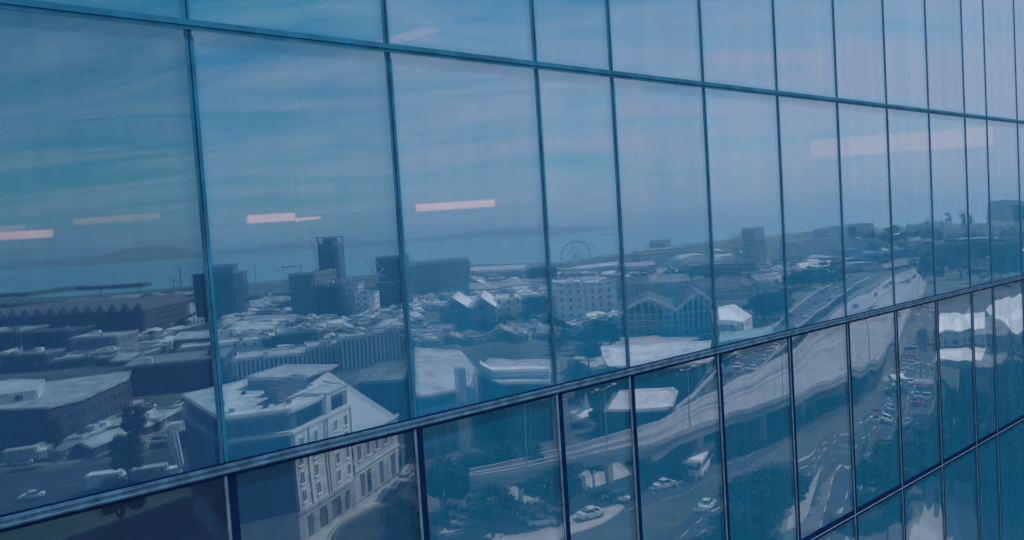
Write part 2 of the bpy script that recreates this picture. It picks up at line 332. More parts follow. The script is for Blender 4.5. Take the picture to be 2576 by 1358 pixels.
# ceiling lamps on the viewer's side, seen mirrored in the glass
lampm = mat('lamp_diffuser', (.8, .8, .8), .5, .02, 1, emit=((1, .20, .13), 17))
lampw = mat('lamp_diffuser_dim', (.8, .8, .8), .5, .02, 1, emit=((1, .22, .14), 5.5))
def mirror(p):
    d = p.dot(NW) - DW; return p - NW * (2 * d)
def lamp(quad, zt, m, label):
    P = [G(x, y, H + zt) for x, y in quad]; P = [Vector((p.x, p.y, 0)) for p in P]; Q = [mirror(p) for p in P]
    c = sum(Q, Vector()) / 4; t = thing('ceiling_lamp', label, 'ceiling lamp', (c.x, c.y, H + zt), 0, 'ceiling lamps mirrored in the glass')
    loc = [(q.x - c.x, q.y - c.y) for q in Q]
    MB().prism(loc, 0, .03).build('diffuser', m, t)
    MB().prism([(a * 1.02, b * 1.02) for a, b in loc], .031, .11).build('housing', metal, t)
    for a, b in (loc[0], loc[2]): MB().bar((a * .7, b * .7, .11), (a * .7, b * .7, 3.2), .02).build('cable', darkm, t)
lamp([(-60, 588), (133, 578), (133, 596), (-60, 607)], 1.6, lampm, 'pink white lamp strip mirrored at the left edge of the glass')
lamp([(-60, 571), (62, 567), (62, 578), (-60, 584)], 1.7, lampw, 'short dim strip just above the lamp at the left edge')
lamp([(187, 552), (403, 536), (403, 549), (187, 568)], 1.7, lampw, 'long dim lamp strip mirrored above the low hill')
lamp([(622, 543), (742, 536), (742, 555), (622, 562)], 1.7, lampm, 'bright lamp strip mirrored left of the dark crowned tower')
lamp([(742, 550), (807, 545), (807, 550), (742, 557)], 1.7, lampm, 'thin bright strip touching the lamp left of the tower')
lamp([(1047, 515), (1245, 503), (1245, 519), (1047, 532)], 1.7, lampm, 'bright lamp strip mirrored alone in the third pane column')
lamp([(945, 105), (1062, 68), (1112, 75), (1010, 108)], 13, lampw, 'slanted square lamp mirrored at the upper metal rail')
lamp([(2040, 352), (2500, 318), (2500, 366), (2040, 398)], 7, lampw, 'broad dim lamp panel mirrored in the far right panes')

# ------------------------------------------------------------------ ground, water, hills
coast = [(-9000, 700)] + [tuple(G(x, y)[:2]) for x, y in [(-300, 800), (0, 752), (200, 742), (380, 728), (480, 720), (600, 712), (760, 700), (900, 692), (1030, 684), (1200, 668), (1400, 660), (1560, 640), (1700, 618), (1900, 590), (2130, 575), (2300, 572), (2450, 558), (2600, 556), (2800, 545)]]
coast += [(9000, 3600), (9000, -3000), (-9000, -3000)]
groundm = mat('city_ground', (.028, .045, .035), .95, .3, .03, col2=(.14, .14, .13))
struct('ground', MB().prism(coast, -6, 0), groundm)
sea = bpy.data.materials.new('sea_water'); sea.use_nodes = True; b = sea.node_tree.nodes['Principled BSDF']
b.inputs['Base Color'].default_value = (.15, .31, .37, 1); b.inputs['Roughness'].default_value = .35
tn = sea.node_tree.nodes.new('ShaderNodeTexNoise'); tn.inputs['Scale'].default_value = .05; tn.inputs['Detail'].default_value = 8
tcn = sea.node_tree.nodes.new('ShaderNodeTexCoord'); bpn = sea.node_tree.nodes.new('ShaderNodeBump'); bpn.inputs['Distance'].default_value = 1; bpn.inputs['Strength'].default_value = .3
sea.node_tree.links.new(tcn.outputs['Object'], tn.inputs['Vector']); sea.node_tree.links.new(tn.outputs['Fac'], bpn.inputs['Height']); sea.node_tree.links.new(bpn.outputs[0], b.inputs['Normal'])
struct('sea', MB().add([(-70000, -3000, -2), (70000, -3000, -2), (70000, 70000, -2), (-70000, 70000, -2)], [(0, 1, 2, 3)]), sea)
hillm = mat('far_shore', (.05, .08, .06), .95, .3, .002)
def ridge(name, pts, Y, dep):
    """a ridge line given as (photo x, photo y) at distance Y, with rounded slopes front and back"""
    P = [(ray(x, y).x / ray(x, y).y * Y, max(ZY(x, y, Y), -1.5)) for x, y in pts]
    m = MB(); n = len(P); prof = [(-1, 0), (-.5, .62), (0, 1), (.6, .6), (1, 0)]
    vs = [(x * (1 + k * dep / Y), Y + k * dep, -4 + (z + 4) * w) for x, z in P for k, w in prof]; q = len(prof)
    fs = [(i * q + k, i * q + k + 1, (i + 1) * q + k + 1, (i + 1) * q + k) for i in range(n - 1) for k in range(q - 1)]
    m.add(vs, fs); return struct(name, m, hillm)
def hz(x): return 670 - .064 * x
rr = random.Random(5)
pts = [(x, hz(x) - 9 - 5 * math.sin(x * .011) - rr.uniform(0, 2.5)) for x in range(-400, 1480, 22)] + [(1500, hz(1500) - 2), (1560, hz(1560) + 3)]
ridge('far_shore_hills', pts, 11000, 900)
ridge('low_hill', [(170, hz(170) - 2), (230, hz(230) - 8), (285, 634), (320, 624), (360, 619), (400, 617), (440, 618), (465, 623), (490, 632), (530, hz(530) - 6), (590, hz(590) - 2)], 9000, 700)

# ------------------------------------------------------------------ roads
def ribbon(name, left, right, z, m, th=0.0, kind=True, parent=None, n=6):
    """strip between two photo polylines, refined with a spline"""
    def cr_(P):
        out = []
        for i in range(len(P) - 1):
            a, b_, c_, d_ = P[max(i - 1, 0)], P[i], P[i + 1], P[min(i + 2, len(P) - 1)]
            for k in range(n):
                t = k / n; out.append(.5 * ((2 * b_) + (c_ - a) * t + (2 * a - 5 * b_ + 4 * c_ - d_) * t * t + (3 * b_ - a - 3 * c_ + d_) * t ** 3))
        return out + [P[-1]]
    Lp = cr_([G(x, y, z) for x, y in left]); Rp = cr_([G(x, y, z) for x, y in right]); k = min(len(Lp), len(Rp))
    mb = MB(); vs = [p for i in range(k) for p in (Lp[i], Rp[i])]
    if th:
        vs += [p - Vector((0, 0, th)) for i in range(k) for p in (Lp[i], Rp[i])]; o = 2 * k
        fs = [(2 * i, 2 * i + 1, 2 * i + 3, 2 * i + 2) for i in range(k - 1)] + [(o + 2 * i, o + 2 * i + 2, o + 2 * i + 3, o + 2 * i + 1) for i in range(k - 1)]
        fs += [(2 * i, 2 * i + 2, o + 2 * i + 2, o + 2 * i) for i in range(k - 1)] + [(2 * i + 1, o + 2 * i + 1, o + 2 * i + 3, 2 * i + 3) for i in range(k - 1)]
        fs += [(0, o, o + 1, 1), (2 * k - 2, 2 * k - 1, o + 2 * k - 1, o + 2 * k - 2)]
        mb.add(vs, fs)
    else: mb.add(vs, [(2 * i, 2 * i + 1, 2 * i + 3, 2 * i + 2) for i in range(k - 1)])
    ob = mb.build(name, m, parent)
    if kind: ob['kind'] = 'structure'
    return ob, Lp[:k], Rp[:k]
def lines(name, Lp, Rp, fr, w=.18, dash=None, dz=.03, parent=None, m=None):
    mb = MB(); P = [a.lerp(b_, fr) for a, b_ in zip(Lp, Rp)]; acc = 0
    for i in range(len(P) - 1):
        a, b_ = P[i], P[i + 1]; L = (b_ - a).length
        if L < .01: continue
        d = (b_ - a) / L; nn = Vector((-d.y, d.x, 0)).normalized() * w / 2; t = 0
        segs = [(0, L)]
        if dash:
            segs = []; on, off = dash; s = -(acc % (on + off))
            while s < L:
                if s + on > 0: segs.append((max(s, 0), min(s + on, L)))
                s += on + off
        acc += L
        for s0_, s1_ in segs:
            p, q = a + d * s0_ + Vector((0, 0, dz)), a + d * s1_ + Vector((0, 0, dz))
            mb.add([p - nn, q - nn, q + nn, p + nn], [(0, 1, 2, 3)])
    o = mb.build(name, m or linem, parent)
    if not parent: o['kind'] = 'structure'
    return o
def wallline(mb, P, h, w, dz=0):
    for i in range(len(P) - 1): mb.bar(P[i] + Vector((0, 0, h / 2 + dz)), P[i + 1] + Vector((0, 0, h / 2 + dz)), w, h)

ZD = 8.0
hw = thing('elevated_highway', 'broad pale concrete highway deck sweeping up across the panes on round pillars', 'elevated highway')
far = [(1180, 1196), (1290, 1172), (1410, 1140), (1560, 1102), (1700, 1052), (1830, 985), (1985, 890), (2060, 830), (2130, 772), (2190, 735), (2240, 705), (2300, 680)]
near = [(1180, 1212), (1290, 1194), (1410, 1168), (1560, 1142), (1700, 1104), (1830, 1055), (2000, 1000), (2150, 930), (2232, 880), (2268, 832), (2300, 780), (2340, 715)]
_, HL, HR = ribbon('deck', far, near, ZD, deckm, 1.4, False, hw)
pb = MB()
for P in (HL, HR): wallline(pb, P, .95, .3)
pb.build('parapet', concrete, hw)
mid = [a.lerp(b_, .5) for a, b_ in zip(HL, HR)]
mb_ = MB(); wallline(mb_, mid, .8, .35); mb_.build('median_barrier', concrete, hw)
for fr in (.25, .75): lines('lane_marking', HL, HR, fr, .2, (3, 6), .02, hw)
for fr in (.05, .95): lines('lane_marking', HL, HR, fr, .16, None, .02, hw)
for fr in (.28,):
    lines('tyre_track', HL, HR, fr, 1.6, None, .012, hw, mat('worn_dark_lane', (.17, .17, .175), .85, .25, .2))
acc = 0
for i in range(1, len(mid) - 1):
    acc += (mid[i] - mid[i - 1]).length
    if acc > 24:
        acc = 0; wd = (HL[i] - HR[i]).length
        for fr in ((.2, .8) if wd > 12 else (.5,)):
            p = HL[i].lerp(HR[i], fr); MB().cyl((p.x, p.y, (ZD - 1.4) / 2), (0, 0, 1), .7, ZD - 1.4).build('pillar', concrete, hw)
        MB().bar(HL[i].lerp(HR[i], .1) - Vector((0, 0, 1.8)), HL[i].lerp(HR[i], .9) - Vector((0, 0, 1.8)), 1.2, .8).build('crossbeam', concrete, hw)

hw2 = thing('highway_ramp', 'curved elevated ramp with many cars rising beside the broad highway deck', 'highway ramp')
_, RL, RR_ = ribbon('deck', [(1700, 1040), (1770, 985), (1830, 905), (1900, 852), (1985, 792), (2060, 737), (2115, 706), (2140, 690)], [(1790, 1008), (1830, 978), (1900, 935), (1985, 856), (2050, 796), (2110, 748), (2150, 720), (2180, 700)], 5.0, asphalt, 1.0, False, hw2)
pb = MB()
for P in (RL, RR_): wallline(pb, P, .9, .3)
pb.build('parapet', concrete, hw2)
for fr in (.33, .66): lines('lane_marking', RL, RR_, fr, .2, (3, 5), .02, hw2)
for i in range(8, len(RL) - 1, 8):
    p = RL[i].lerp(RR_[i], .5); MB().cyl((p.x, p.y, 2), (0, 0, 1), .8, 4).build('pillar', concrete, hw2)

ql = [(1970, 1430), (2028, 1285), (2070, 1195), (2112, 1120), (2165, 1060), (2210, 1005), (2256, 970), (2285, 930), (2295, 870), (2286, 800), (2272, 752)]
qr = [(2120, 1430), (2174, 1265), (2200, 1180), (2270, 1112), (2318, 1060), (2343, 1000), (2352, 930), (2358, 850), (2345, 790), (2322, 748), (2310, 726)]
_, QL, QR = ribbon('road', ql, qr, .04, asphalt)
for fr in (.3, .62): lines('road_marking', QL, QR, fr, .25, (3, 4), .02)
for fr in (.95,): lines('road_marking', QL, QR, fr, .11, None, .02)
_, BL, BR = ribbon('road', [(1560, 1262), (1640, 1222), (1750, 1163), (1850, 1128), (1950, 1078), (2090, 1000), (2160, 950)], [(1600, 1296), (1700, 1252), (1800, 1202), (1880, 1178), (1965, 1120), (2100, 1052), (2175, 1010)], .05, asphalt)
lines('road_marking', BL, BR, .5, .2, (3, 4), .02); lines('road_marking', BL, BR, .96, .11)
_, SL, SR = ribbon('road', [(1560, 1430), (1640, 1370), (1700, 1330), (1780, 1268), (1850, 1230), (1960, 1190), (2040, 1140), (2100, 1082)], [(1720, 1430), (1790, 1370), (1850, 1320), (1905, 1276), (2000, 1236), (2062, 1186), (2120, 1112), (2140, 1095)], .06, asphalt)
for fr in (.35, .68): lines('road_marking', SL, SR, fr, .25, (2.5, 3), .02)
# street beside the white corner building and the lower left yard streets
_, KL, KR = ribbon('road', [(800, 1420), (832, 1334), (900, 1290), (971, 1254), (1010, 1215), (1045, 1150)], [(1000, 1460), (1020, 1358), (1045, 1300), (1060, 1262), (1075, 1225), (1085, 1160)], .04, asphalt)
lines('road_marking', KL, KR, .03, .3, None, .02)
ribbon('pavement', [(742, 1420), (756, 1368), (800, 1335), (906, 1262), (1004, 1192), (1030, 1150)], [(796, 1420), (830, 1334), (896, 1290), (967, 1254), (1006, 1215), (1041, 1150)], .14, pale, .1)
_, YL, YR = ribbon('road', [(-60, 1190), (100, 1180), (300, 1160), (420, 1120), (520, 1050)], [(-60, 1300), (120, 1280), (330, 1240), (470, 1190), (560, 1120)], .05, asphalt)
lines('road_marking', YL, YR, .5, .2, (3, 5), .02)
ribbon('railway_yard', [(-60, 1095), (180, 1075), (340, 1045), (430, 1020)], [(-60, 1185), (100, 1170), (300, 1150), (420, 1110)], .03, mat('gravel_yard', (.15, .15, .14), .95, .4, .08, col2=(.30, .29, .27)))
ribbon('car_park', [(1080, 1330), (1290, 1225), (1420, 1180), (1560, 1160)], [(1180, 1450), (1400, 1360), (1540, 1300), (1620, 1215)], .03, pale)
ribbon('plaza', [(2285, 1400), (2335, 1290), (2338, 1212), (2360, 1185)], [(2490, 1420), (2468, 1330), (2438, 1215), (2420, 1180)], .05, pale)
ribbon('plaza', [(1430, 925), (1470, 860), (1520, 842), (1560, 838)], [(1500, 925), (1620, 900), (1700, 870), (1760, 850)], .03, pale)
ribbon('road', [(340, 975), (620, 905), (780, 872), (1010, 850), (1200, 838), (1380, 836)], [(350, 998), (630, 925), (800, 885), (1010, 862), (1200, 848), (1380, 848)], .04, asphalt)
ribbon('paved_verge', [(2133, 690), (2180, 678), (2222, 672)], [(2133, 672), (2180, 668), (2222, 666)], .05, mat('red_paving', (.45, .08, .12), .8, .2, .2))
ribbon('grass_verge', [(1600, 1330), (1720, 1300), (1850, 1195), (1960, 1165)], [(1700, 1330), (1770, 1270), (1860, 1215), (2000, 1170)], .03, grassm)
ribbon('grass_verge', [(1620, 985), (1760, 905), (1850, 850), (1960, 780)], [(1700, 1045), (1775, 990), (1850, 900), (1980, 790)], .03, grassm)
ribbon('paved_verge', [(1975, 1330), (2002, 1240), (2000, 1170), (2070, 1115)], [(2022, 1320), (2058, 1225), (2080, 1165), (2106, 1120)], .03, pale)

# ------------------------------------------------------------------ generic buildings
def place(x0, x1, yt, yb):
    p = G((x0 + x1) / 2, yb); Y = p.y; w = (x1 - x0) * Y / F; z = ZY((x0 + x1) / 2, yt, Y)
    return p, max(w, 2), max(z, 2.5)
def rooftop(rng, w, d, h, n, parent):
    for _ in range(n):
        a, b_ = rng.uniform(-w * .4, w * .3), rng.uniform(d * .1, d * .8); q = rng.uniform(1.2, 3.2)
        MB().box(a, a + q * 1.3, b_, b_ + q, h + .02, h + rng.uniform(.8, 2)).build('roof_unit', rng.choice([concrete, white, roofg]), parent)
brng = random.Random(11)
def building(x0, x1, yt, yb, d, style, roof, label, name='building', shape='flat', yaw=0, units=2, group=None, cat='building', axis='x', rise=None):
    p, w, h = place(x0, x1, yt, yb)
    t = thing(name, label, cat, p, R(yaw), group)
    rise = rise or min(w, d) * .22; hw_ = h if shape == 'flat' else h - rise
    if hw_ < 2: hw_ = 2; 
    MB().box(-w / 2, w / 2, 0, d, 0, hw_).build('wall', wm[style], t)
    if shape == 'flat':
        m = MB().box(-w / 2 - .2, w / 2 + .2, -.2, d + .2, hw_ + .003, hw_ + .35)
        for q in ((-w / 2 - .2, w / 2 + .2, -.2, .1), (-w / 2 - .2, w / 2 + .2, d - .1, d + .2), (-w / 2 - .2, -w / 2 + .1, .1, d - .1), (w / 2 - .1, w / 2 + .2, .1, d - .1)):
            m.box(*q, hw_ + .35, hw_ + .95)
        ro = m.build('roof', roof, t); rooftop(brng, w, d, hw_ + .35, units, ro)
    elif shape == 'gable':
        ax = axis; ro = MB().gable(-w / 2, w / 2, 0, d, hw_ + .25, rise, ax).build('roof', roof, t)
        if ax == 'x':
            for xx in (-w / 2, w / 2 - .2): MB().add([(xx, 0, hw_), (xx, d, hw_), (xx, d / 2, hw_ + rise), (xx + .2, 0, hw_), (xx + .2, d, hw_), (xx + .2, d / 2, hw_ + rise)], [(0, 1, 2), (3, 5, 4), (0, 2, 5, 3), (1, 4, 5, 2)]).build('gable_wall', wm[style], t)
        else:
            for yy in (0, d - .2): MB().add([(-w / 2, yy, hw_), (w / 2, yy, hw_), (0, yy, hw_ + rise), (-w / 2, yy + .2, hw_), (w / 2, yy + .2, hw_), (0, yy + .2, hw_ + rise)], [(0, 1, 2), (3, 5, 4), (0, 2, 5, 3), (1, 4, 5, 2)]).build('gable_wall', wm[style], t)
    elif shape == 'saw':
        n = max(3, int(w / 7)); s = w / n; m = MB()
        for k in range(n):
            a = -w / 2 + k * s
            m.add([(a, 0, hw_), (a + s, 0, hw_), (a + s / 2, 0, hw_ + rise), (a, d, hw_), (a + s, d, hw_), (a + s / 2, d, hw_ + rise)], [(0, 1, 2), (3, 5, 4), (0, 2, 5, 3), (1, 4, 5, 2)])
        m.build('roof', roof, t)
    elif shape == 'vault':
        n = 14; m = MB(); vs = []
        for yy in (0, d):
            for k in range(n + 1):
                a = math.pi * k / n; vs.append((-w / 2 * math.cos(a) * 1.02, yy, hw_ + rise * math.sin(a)))
        m.add(vs, [(k, k + 1, n + 2 + k, n + 1 + k) for k in range(n)] + [tuple(range(n + 1)), tuple(range(n + 1, 2 * n + 2))]); m.build('roof', roof, t)
    return t
B = building
B(-40, 372, 770, 858, 60, 'dark', roofd, 'long dark shed with a toothed sawtooth roof at the left edge', 'factory', 'saw', rise=5)
B(-60, 55, 838, 890, 25, 'dark', roofl, 'dark block with pale flat roof before the toothed shed')
B(60, 180, 838, 905, 22, 'black', roofd, 'low black block below the toothed shed roof')
B(180, 300, 850, 900, 20, 'shed', roofl, 'low grey shed with pale roof right of the black block')
B(10, 120, 895, 935, 14, 'dark', roofg, 'narrow dark building directly behind the long pale roofed depot')
B(495, 597, 690, 806, 26, 'black', roofd, 'large dark office block standing on the first mullion', units=0)
B(520, 588, 666, 700, 22, 'black', roofd, 'boxy dark plant storey rising above the dark office block', units=0)
B(735, 802, 688, 808, 30, 'grid', roofg, 'dark gridded office slab left of the blackest block', yaw=-12)
B(804, 862, 714, 806, 26, 'black', roofd, 'blackest block with hardly any windows under the crowned tower', units=4)
B(862, 905, 716, 800, 18, 'pale', roofl, 'slim grey block with plain walls right of the blackest block')
B(895, 945, 738, 800, 16, 'white', roofl, 'pale slim flats with balconies left of the curving chart peak')
B(948, 1022, 645, 722, 40, 'dark', roofd, 'dark broad silo block behind the white crane', units=1)
B(950, 1030, 712, 782, 26, 'dark', roofd, 'dark flat block in front of the silo block beside the second mullion')
B(1026, 1188, 655, 748, 18, 'arch', roofd, 'long stone warehouse with close rows of windows', 'warehouse', 'gable', yaw=14, rise=3)
B(1186, 1330, 672, 700, 20, 'white', roofw, 'low white quayside shed right of the long warehouse', 'warehouse', 'gable', rise=3)
B(1325, 1400, 672, 712, 20, 'dark', roofl, 'dark two storey block with rounded pale roof before the third mullion')
B(1182, 1262, 715, 748, 20, 'pale', roofl, 'pale hipped roof house between long warehouse and gabled hall', 'house', 'gable', rise=4)
B(1262, 1330, 706, 740, 18, 'pale', roofl, 'second pale roofed house right of the pale hipped one', 'house', 'gable', rise=4)
B(1110, 1180, 752, 838, 38, 'shed', roofw, 'left bay of the twin gabled white roofed hall', 'hall', 'gable', axis='y', rise=5)
B(1180, 1250, 750, 846, 42, 'shed', roofw, 'right bay of the twin gabled hall with roof panels', 'hall', 'gable', axis='y', rise=5)
B(1250, 1315, 756, 826, 30, 'white', roofw, 'white office wing joined to the twin gabled hall', units=1)
B(1310, 1382, 746, 800, 20, 'dark', roofw, 'dark walled block with thin white roof right of the gabled hall')
B(1396, 1478, 714, 822, 22, 'white', roofw, 'left of two square white roofed apartment blocks', units=1)
B(1480, 1552, 712, 790, 20, 'white', roofw, 'right of two square white roofed apartment blocks with stepped side', units=3)
B(1395, 1560, 668, 690, 16, 'white', roofw, 'long low white terrace behind the square apartment blocks', 'terrace', 'gable', rise=2.5)
B(1562, 1650, 660, 690, 24, 'pale', roofl, 'low pale market hall right of the fourth mullion', 'hall', 'gable', rise=3)
B(1605, 1735, 628, 668, 40, 'white', roofw, 'big white shopping hall on the waterfront', 'shopping hall', units=5)
B(1640, 1690, 606, 640, 20, 'white', roofl, 'square white block on top of the shopping hall quarter')
B(1715, 1800, 640, 684, 34, 'white', roofw, 'white vaulted hall right of the shopping hall', 'hall', 'vault', rise=4)
B(1800, 1875, 640, 676, 30, 'white', roofw, 'second white vaulted hall by the pale tower', 'hall', 'vault', rise=4)
B(1740, 1895, 664, 704, 26, 'grid', roofg, 'long hotel with rows of glass roof lights', 'hotel', units=6)
B(1882, 1924, 572, 690, 12, 'pale', roofw, 'slender white tower block with blue windows', 'tower', units=1)
B(1985, 2078, 604, 650, 26, 'white', roofw, 'stepped white hotel below the faint mirrored lamps', 'hotel', units=5)
B(2078, 2128, 575, 640, 22, 'white', roofl, 'tall pale block with banded balconies right of the stepped hotel')
B(2132, 2198, 566, 600, 26, 'black', roofd, 'plain dark box of a building on the sea horizon', units=0)
B(2130, 2210, 606, 640, 20, 'pale', roofl, 'low pale school block below the dark horizon box')
B(2518, 2640, 503, 590, 24, 'black', roofd, 'tall dark tower at the right edge above the sea', 'tower', units=0)
B(2200, 2290, 636, 668, 26, 'blue', mat('bright_blue_roof', (.05, .22, .5), .5, .1, .2), 'blue banded office building behind the tree line', units=3)
B(2300, 2400, 560, 600, 20, 'white', roofw, 'white villa terrace among trees on the far right shore', 'terrace')
B(2402, 2500, 560, 612, 20, 'white', roofw, 'white curved apartment block with long balconies at far right')
B(2500, 2620, 556, 600, 22, 'white', roofw, 'white apartment block with long balconies at the right edge')
B(2330, 2420, 612, 660, 22, 'pale', roofl, 'pale three storey block above the highway bend')
B(2425, 2560, 600, 660, 24, 'dark', roofl, 'dark block half hidden by trees above the lower rail at right')
B(2020, 2120, 660, 700, 20, 'white', roofw, 'low white depot behind the carriageway trees', 'depot', 'gable', rise=3)
B(1900, 1960, 690, 745, 18, 'pale', roofg, 'grey stone house above the vaulted halls', 'house', 'gable', rise=3)
B(1560, 1640, 700, 750, 24, 'pale', roofd, 'dark roofed stone building behind the glazed gable hall', 'building', 'gable', rise=4)
B(1640, 1740, 692, 742, 24, 'pale', roofg, 'grey roofed long house behind the second glazed hall', 'building', 'gable', rise=4)
B(1760, 1900, 700, 752, 24, 'pale', roofd, 'brown old building with steep dark roof among trees', 'building', 'gable', rise=5)
# left and centre low blocks
B(440, 545, 838, 882, 16, 'shed', roofw, 'white roofed shed left of the first mullion', 'shed', 'gable', rise=2.5)
B(470, 660, 868, 905, 14, 'white', roofw, 'long thin white roofed shed crossing the first mullion', 'shed', yaw=22, units=1)
B(590, 690, 818, 860, 20, 'shed', roofw, 'pale roofed shed left of the roof clutter', 'shed', 'gable', rise=2.5)
B(640, 740, 798, 836, 22, 'shed', roofl, 'pale tilted roof shed behind the other sheds', 'shed', 'gable', rise=3)
B(775, 862, 872, 925, 16, 'rib', roofl, 'ribbed white facade on a dark base left of centre', yaw=18)
B(862, 940, 848, 925, 16, 'rib', roofl, 'tall ribbed white facade in the centre of the roofs', yaw=20)
B(945, 1022, 838, 905, 18, 'rib', roofg, 'ribbed grey block left of the second mullion', yaw=18)
B(600, 775, 900, 960, 20, 'rib', roofl, 'long ribbed shed behind the white corner building', 'shed', yaw=16, units=3)
B(330, 560, 915, 985, 28, 'dark', roofg, 'long low dark depot with grey roof left of the corner building', 'depot', yaw=14)
B(905, 1030, 938, 1050, 14, 'dark', roofg, 'dark tiled building behind the sloped white wall', 'building', 'gable', rise=2)

# ------------------------------------------------------------------ filler quarters (small low blocks, told apart only by quarter)
FILL = []
def fill(n, xr, yr, group, label, styles, roofs, rng, wr=(26, 60), hr=(8, 22), name='low_building'):
    k = 0; tries = 0
    while k < n and tries < n * 30:
        tries += 1; x = rng.uniform(*xr); y = rng.uniform(*yr) - .064 * (x - xr[0]); w = rng.uniform(*wr) * (.6 + (y - hz(x)) / 300); hh = rng.uniform(*hr) * (.5 + (y - hz(x)) / 250)
        if any(abs(x - a) < (w + c) * .33 and abs(y - b_) < 6 for a, b_, c in FILL): continue
        FILL.append((x, y, w)); k += 1
        sh = rng.choice(['flat', 'flat', 'gable', 'gable', 'vault']) if roofs[0] is roofw else rng.choice(['flat', 'gable'])
        B(x - w / 2, x + w / 2, y - hh, y, rng.uniform(8, 22), rng.choice(styles), rng.choice(roofs), label, name, sh, yaw=rng.uniform(-25, 25), units=rng.choice([0, 1, 2]), group=group, axis=rng.choice('xy'))
fr = random.Random(21)
fill(46, (880, 1030), (775, 850), 'small roofs crowded left of the second mullion', 'small pale building in the roof clutter left of the second mullion', ['pale', 'white', 'dark'], [roofw, roofl, roofg], fr, (20, 44), (8, 18))
fill(34, (560, 880), (830, 880), 'small roofs below the dark office blocks', 'small low building in the clutter below the dark office blocks', ['pale', 'dark', 'shed'], [roofl, roofg, roofw], fr, (24, 50))
fill(24, (380, 740), (770, 815), 'sheds between toothed shed and office blocks', 'low dull shed between the toothed shed and the dark offices', ['shed', 'dark'], [roofg, roofl, roofd], fr, (50, 95), (6, 14), name='shed')
fill(12, (0, 480), (770, 778), 'quay sheds by the water on the left', 'flat quay shed by the water behind the toothed shed', ['shed', 'dark'], [roofl, roofg], fr, (80, 130), (6, 12), name='shed')
fill(48, (1060, 1400), (750, 790), 'small white roofs around the twin gabled hall', 'small white roofed building near the twin gabled hall', ['white', 'pale'], [roofw, roofl], fr, (30, 60), (7, 16), name='warehouse')
fill(60, (1190, 1960), (715, 745), 'waterfront roofs beyond the apartment blocks', 'small white roofed waterfront building beyond the square apartment blocks', ['white', 'pale'], [roofw, roofl], fr, (22, 58), (7, 17), name='quay_building')
fill(44, (1560, 2130), (720, 745), 'town blocks behind the glazed gable halls', 'mid height town block behind the glazed gable halls', ['white', 'pale', 'dark'], [roofw, roofl, roofg, roofd], fr, (24, 56), (9, 24), name='town_block')
fill(44, (2120, 2600), (620, 650), 'pale houses among trees above the highway bend', 'pale house among the trees above the highway bend', ['white', 'pale'], [roofw, roofl, roofg], fr, (24, 60), (8, 18), name='house')
fill(24, (2110, 2600), (672, 690), 'blocks beside the highway bend', 'low block beside the highway bend at right', ['white', 'pale', 'dark'], [roofw, roofg, roofd], fr, (40, 80), (10, 22), name='town_block')
fill(24, (20, 330), (915, 940), 'small sheds behind the long depot', 'small dull shed behind the long pale roofed depot', ['shed', 'dark'], [roofl, roofg], fr, (30, 60), (6, 14), name='shed')
fill(26, (1040, 1390), (840, 880), 'low sheds above the curved white building', 'low teal grey shed above the curved white building', ['shed', 'pale'], [roofg, roofl], fr, (30, 60), (6, 12), name='shed')

fill(16, (60, 520), (1100, 1175), 'small huts in the yard below the long depot', 'small hut in the yard below the long pale roofed depot', ['shed', 'dark', 'pale'], [roofl, roofg, roofw], fr, (14, 34), (5, 12), name='hut')
fill(34, (0, 470), (835, 935), 'small roofs between toothed shed and long depot', 'small roof in the clutter between the toothed shed and the long depot', ['shed', 'pale', 'dark'], [roofl, roofw, roofg], fr, (16, 40), (5, 12), name='hut')
fill(46, (1600, 2120), (640, 700), 'bright little roofs along the right waterfront', 'little bright roof along the waterfront right of the wheel', ['pale', 'white'], [roofw, roofl], fr, (14, 36), (5, 14), name='quay_building')
fill(40, (2120, 2600), (600, 650), 'little villas on the far right slope', 'little villa between trees on the far right slope', ['pale', 'white'], [roofw, roofl], fr, (14, 36), (5, 14), name='villa')
fill(14, (1400, 1560), (800, 850), 'small sheds in the pale lot before the square blocks', 'small shed in the pale lot before the square apartment blocks', ['pale', 'white'], [roofw, roofl], fr, (16, 36), (5, 12), name='shed')
fill(60, (560, 1060), (765, 850), 'bright little roofs around the dark office blocks', 'bright little roof among the clutter around the dark office blocks', ['pale', 'white', 'shed'], [roofw, roofl], fr, (12, 30), (5, 14))
fill(40, (1050, 1560), (700, 770), 'little quarter roofs behind the gabled hall', 'little bright roof in the quarter behind the gabled hall', ['pale', 'white'], [roofw, roofl], fr, (14, 34), (5, 12), name='house')
for k in range(3):
    ribbon('platform', [(-40, 1062 + 26 * k), (180, 1040 + 25 * k), (360, 1004 + 27 * k)], [(-40, 1069 + 26 * k), (180, 1047 + 25 * k), (365, 1010 + 27 * k)], .9, pale, .8)

# ------------------------------------------------------------------ crowned tower
p, w, h = place(808, 858, 612, 770)
t = thing('tower', 'dark square tower with open frame crown rising above the horizon', 'tower', p, R(-8))
MB().box(-w / 2, w / 2, 0, w, 0, h).build('wall', wmat('tower_wall', (.035, .035, .045), (.07, .09, .11), 2.5, 3.2, .6, .35), t)
m = MB(); hc = h + 4
for a in (-w / 2 + .5, -w / 6, w / 6, w / 2 - .5):
    for b_ in (.5, w - .5): m.bar((a, b_, h), (a * 1.06, b_, hc), .8)
m.box(-w / 2 - .8, w / 2 + .8, -.8, w + .8, hc, hc + .9).build('crown_frame', darkm, t)
MB().box(-w / 4, w / 4, w * .2, w * .8, h, h + 4).build('plant_room', darkm, t)

